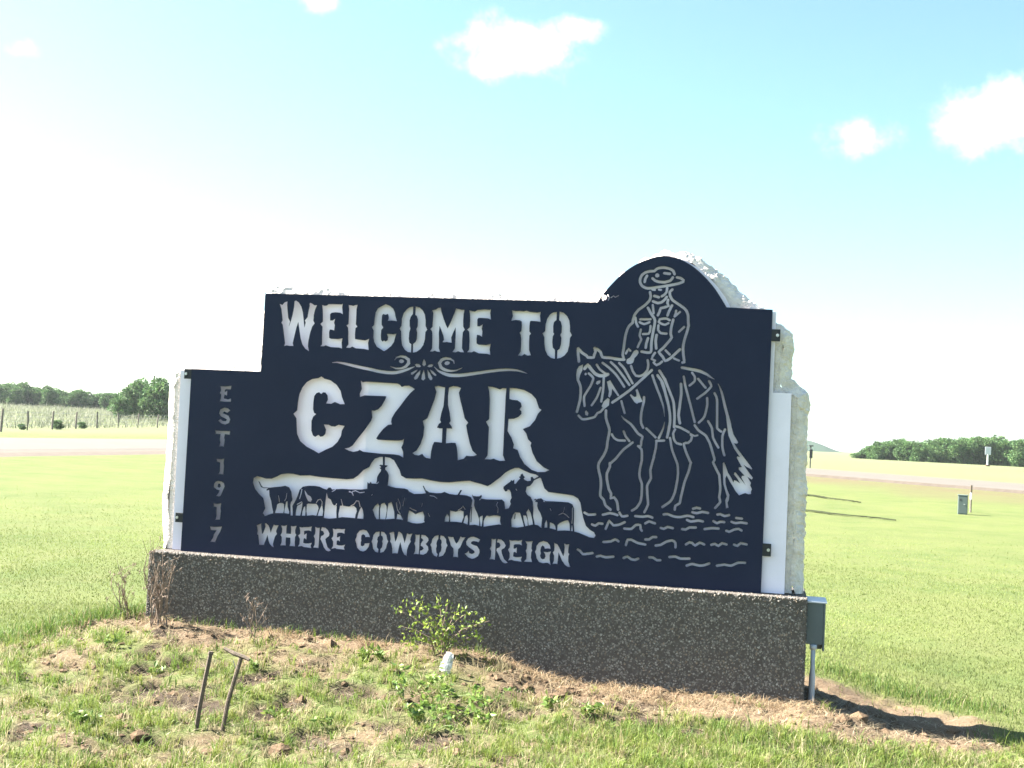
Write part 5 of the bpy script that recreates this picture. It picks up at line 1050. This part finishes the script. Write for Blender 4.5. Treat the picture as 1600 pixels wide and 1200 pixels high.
# ------------------------------------------------------------------ across the lawn
def put(t, z=None): t.location.z = H(t.location.x, t.location.y) if z is None else z
def at(px, py, d):
    r = ray(px, py); s = d / math.hypot(r.x, r.y); return CAM + r * s
p = at(1504, 795, 36.2); ped = empty('utility_pedestal', (p.x, p.y, H(p.x, p.y)), -.12); tag(ped, 'green-grey utility cabinet standing on the lawn at the right', 'utility box')
bm = bmesh.new(); box(bm, -.125, .125, -.10, .10, -.05, .50, .012); from_bm('cabinet', bm, M_PED, ped)
bm = bmesh.new(); box(bm, -.135, .135, -.11, .11, .502, .53, .01); from_bm('cap', bm, M_PED, ped)
bm = bmesh.new(); box(bm, -.108, .108, -.106, -.1005, .03, .47, .003); dr = from_bm('door', bm, M_PED, ped)
bm = bmesh.new(); box(bm, .02, .06, -.116, -.1065, .26, .285, .002); from_bm('latch', bm, M_BOLT, dr)
bm = bmesh.new(); box(bm, -.085, -.035, -.109, -.1065, .37, .42, .001); from_bm('warning_label', bm, M_DARKPOST, dr)
p = at(1516.5, 795, 37.4); mp = empty('marker_post', (p.x, p.y, H(p.x, p.y))); tag(mp, 'thin marker post with a dark top band behind the utility cabinet', 'post')
bm = bmesh.new(); tube(bm, [(0, 0, -.1), (0, 0, .36)], .026, 8); from_bm('base_sleeve', bm, M_POST, mp)
bm = bmesh.new(); tube(bm, [(0, 0, .3605), (0, 0, .56)], .024, 8); from_bm('post', bm, M_WPOST, mp)
bm = bmesh.new(); tube(bm, [(0, 0, .5605), (0, 0, .76)], .030, 8); from_bm('top_band', bm, M_STAKE, mp)
# road sign far off on the field
p = at(1543, 728, 204); rs = empty('road_sign', (p.x, p.y, H(p.x, p.y)), .1); tag(rs, 'small white sign on a white post in the far field at the right', 'road sign')
bm = bmesh.new(); box(bm, -.09, .09, -.10, .10, -.1, 2.3); from_bm('post', bm, M_WPOST, rs)
bm = bmesh.new(); box(bm, -.47, .41, -.16, -.105, 1.75, 2.95, .02, 1); pn = from_bm('sign_panel', bm, M_SIGNBACK, rs)
bm = bmesh.new(); box(bm, -.30, .30, -.25, .25, -.1, .22, .04, 1); from_bm('base', bm, M_CLOD, rs)
p = at(1265.5, 735, 93); ms = empty('dark_signpost', (p.x, p.y, H(p.x, p.y)), .4); tag(ms, 'dark signpost seen at the edge of the stone slab, beyond the side road', 'signpost')
bm = bmesh.new(); tube(bm, [(0, 0, -.1), (0, 0, 1.55)], .05, 8); from_bm('post', bm, M_DARKPOST, ms)
bm = bmesh.new(); box(bm, -.12, .12, -.09, -.055, .70, 1.35, .01, 1); from_bm('sign_panel', bm, M_DARKPOST, ms)
bm = bmesh.new(); box(bm, -.17, .17, -.09, .05, 1.551, 1.64, .01, 1); from_bm('post_cap', bm, M_DARKPOST, ms)
# dark strips laid on the lawn, tapering to the right
def lawn_strip(p0, p1, w, name='dark_lawn_strip'):
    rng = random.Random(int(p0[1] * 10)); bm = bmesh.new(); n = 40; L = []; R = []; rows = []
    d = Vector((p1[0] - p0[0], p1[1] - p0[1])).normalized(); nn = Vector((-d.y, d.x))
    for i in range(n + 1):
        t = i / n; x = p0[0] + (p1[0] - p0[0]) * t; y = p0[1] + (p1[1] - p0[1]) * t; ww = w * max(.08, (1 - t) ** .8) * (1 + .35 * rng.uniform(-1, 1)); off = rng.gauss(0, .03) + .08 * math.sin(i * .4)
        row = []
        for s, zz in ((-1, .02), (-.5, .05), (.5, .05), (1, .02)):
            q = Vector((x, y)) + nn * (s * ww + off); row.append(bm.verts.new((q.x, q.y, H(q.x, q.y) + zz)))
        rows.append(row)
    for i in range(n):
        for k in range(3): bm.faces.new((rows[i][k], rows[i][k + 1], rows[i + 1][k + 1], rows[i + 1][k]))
    o = from_bm(name, bm, M_STRIP); tag(o, kind='structure')
M_STRIP = material('dark_green_strip', (.032, .040, .018), 1, 0, .1, color2=(.02, .022, .012), noise_scale=4)
lawn_strip((1.6, 24.9), (5.33, 21.5), .17); lawn_strip((2.4, 34.1), (5.02, 28.9), .15)

# ------------------------------------------------------------------ left fence
F0 = (-47.0, 62.0)
fence = empty('wire_fence', (-55.5, 88.0, H(-55.5, 88.0))); tag(fence, 'post and wire fence along the far side of the road at the left', 'fence')
fpos = [(2, 84), (43, 94.6), (82, 102.5), (119, 110), (152, 117), (185, 123), (216, 129), (246, 135), (272, 141)]
wpts = []
for i, (px, d) in enumerate(fpos):
    p = at(px, 660, d); z = H(p.x, p.y); wpts.append(Vector((p.x, p.y, z)))
d0 = wpts[0] - wpts[1]; wpts.insert(0, wpts[0] + d0 * 1.05); wpts[0].z = H(wpts[0].x, wpts[0].y)
for i, w in enumerate(wpts):
    rng = random.Random(i); bm = bmesh.new(); tube(bm, [(0, 0, -.3), (rng.gauss(0, .02), 0, .7), (rng.gauss(0, .04), 0, rng.uniform(1.36, 1.5))], [.085, .08, .075], 7)
    o = from_bm('post', bm, M_POST, fence); o.location = w - Vector(fence.location)
for k in range(4):
    bm = bmesh.new(); zz = .35 + .3 * k
    tube(bm, [w + Vector((0, -.09, zz)) - Vector(fence.location) for w in wpts], .008, 4); from_bm('wire', bm, M_WIRE, fence)

# ------------------------------------------------------------------ trees and bushes far off
def tree_meshes(seed, kind):
    """unit tree: 1 m high; trunk with limbs, crown of leaf clumps in uneven lobes"""
    rng = np.random.default_rng(seed); bm = bmesh.new()
    tube(bm, [(0, 0, -.05), (.01, 0, .25), (rng.normal(0, .02), 0, .55), (rng.normal(0, .03), 0, .8)], [.026, .021, .014, .005], 6)
    lobes = []
    if kind == 'round': lo = 15; base = .12
    else: lo = 14; base = .02
    for i in range(lo):
        z = rng.uniform(base + .12, .88); rmax = .34 * math.sin(math.pi * min(1, max(.12, (z - base + .10) / (1.05 - base)))) ** .6
        a = rng.uniform(0, 6.283); r = rmax * rng.uniform(.2, .95); c = np.array([r * math.cos(a), r * math.sin(a), z])
        lobes.append((c, rng.uniform(.10, .19)))
        tube(bm, [(0, 0, max(.15, z - .25)), tuple(c * np.array([.5, .5, 1]) - np.array([0, 0, .06])), tuple(c)], [.010, .007, .003], 5)
    lobes.append((np.array([0, 0, .86]), .13)); lobes.append((np.array([.03, .02, .5]), .22)); lobes.append((np.array([-.05, .0, .32]), .20)); lobes.append((np.array([.10, -.06, .18]), .16)); lobes.append((np.array([-.10, .05, .14]), .15)); lobes.append((np.array([.0, -.12, .10]), .14))
    tm = bpy.data.meshes.new('trunk'); bm.to_mesh(tm); bm.free(); tm.materials.append(M_BARK)
    P = []; D = []; C = []
    for c, r in lobes:
        n = int(150 * (r / .15) ** 2); d = rng.normal(0, 1, (n, 3)); d /= np.linalg.norm(d, axis=1, keepdims=True)
        q = c + d * r * rng.uniform(.55, 1.12, (n, 1)) * np.array([1, 1, .82]); P.append(q); D.append(d + rng.normal(0, .6, (n, 3)))
        tone = rng.uniform(.62, 1.3)
        C.append(greens(rng, n, [(3, (.085, .165, .055)), (2, (.115, .185, .060)), (2, (.060, .125, .048))]) * tone)
    P = np.concatenate(P); n = len(P)
    V, T, CC = leaf_quads(P, np.concatenate(D), rng.uniform(.035, .075, n), rng, np.concatenate(C), .8)
    cm = np_mesh('crown', V, tris=T, colors=CC); cm.materials.append(M_TREE)
    return tm, cm
protos = [tree_meshes(s, 'round' if s % 2 else 'bush') for s in range(6)]
def plant_tree(x, y, hgt, wid, k, rz, label, group, name='broadleaf_tree'):
    t = empty(name, (x, y, H(x, y)), rz); tag(t, label, 'tree', group)
    tm, cm = protos[k % len(protos)]
    for nm, me in (('trunk', tm), ('crown', cm)):
        o = bpy.data.objects.new(nm, me); col.objects.link(o); o.parent = t; o.scale = (wid, wid, hgt)
    return t
rngT = random.Random(17)
def line_of_trees(sil, d_of, step, label, group, wid, rows=2):
    x = sil[0][0]; i = 0
    while x < sil[-1][0]:
        top = float(np.interp(x, [s[0] for s in sil], [s[1] for s in sil]))
        for r in range(rows):
            d = d_of(x) + r * 9 + rngT.uniform(-3, 3); p = at(x + rngT.uniform(-2, 2), top, d); g = H(p.x, p.y)
            h = (p.z - g) * (rngT.uniform(.86, 1.06) if r == 0 else rngT.uniform(.94, 1.10))
            if h > .8: plant_tree(p.x, p.y, h, max(h, 3.5) * wid * rngT.uniform(.9, 1.25), i, rngT.uniform(0, 6.28), label, group); i += 1
        x += step * rngT.uniform(.75, 1.3)
line_of_trees([(-90, 604), (0, 600), (40, 600), (60, 605), (75, 604), (95, 610), (120, 609), (140, 614), (180, 616), (205, 614), (300, 618)], lambda x: 262, 10.5, 'dark green tree in the far tree line at the left, beyond the fence', 'trees of the left far tree line', 1.05)
line_of_trees([(1345, 706), (1352, 702), (1370, 692), (1397, 686), (1420, 687), (1442, 689), (1478, 684.5), (1510, 685), (1555, 682), (1575, 687), (1600, 687), (1700, 685)], lambda x: 232, 10, 'dark green tree in the wood on the far field at the right', 'trees of the right far wood', 1.1)
for px, top, d, k, wv, lab in ((205, 600, 176, 1, 1.0, 'shorter bright green tree, left one of the near tree clump by the sign'), (223, 589, 180, 3, .9, 'tall green tree in the middle of the near tree clump left of the sign'), (247, 588, 172, 5, 1.0, 'tall green tree of the near clump, closest to the white stone slab'), (190, 618, 170, 2, 1.3, 'low bushy tree at the left foot of the near tree clump'), (268, 600, 178, 0, .95, 'green tree of the near clump mostly hidden behind the stone slab')):
    p = at(px, top, d); h = p.z - H(p.x, p.y); plant_tree(p.x, p.y, h, h * .95 * wv, k, rngT.uniform(0, 6), lab, 'near tree clump left of the sign')
for px, d, h, lab in ((91, 105, .75, 'low dark bush against the third fence post from the left'), (129, 113, .6, 'small dark bush at the foot of the fourth fence post from the left'), (36, 97, .45, 'tiny dark bush just left of the second fence post')):
    p = at(px, 660, d); t = plant_tree(p.x + .6, p.y - 1.0, h, h * 1.7, 2, 1.0, lab, None, 'low_bush'); t['category'] = 'bush'

# ------------------------------------------------------------------ thin summer haze
bm = bmesh.new(); box(bm, -3400, 3400, -480, 5600, -3, 24)
hm = bpy.data.materials.new('summer_haze'); hm.use_nodes = True; hn = hm.node_tree; hn.nodes.clear()
ho = hn.nodes.new('ShaderNodeOutputMaterial'); hv = hn.nodes.new('ShaderNodeVolumePrincipled')
hv.inputs['Color'].default_value = (.9, .95, 1.0, 1); hv.inputs['Density'].default_value = .00014; hv.inputs['Anisotropy'].default_value = .2
hn.links.new(hv.outputs[0], ho.inputs['Volume'])
tag(from_bm('haze', bm, hm), kind='stuff')
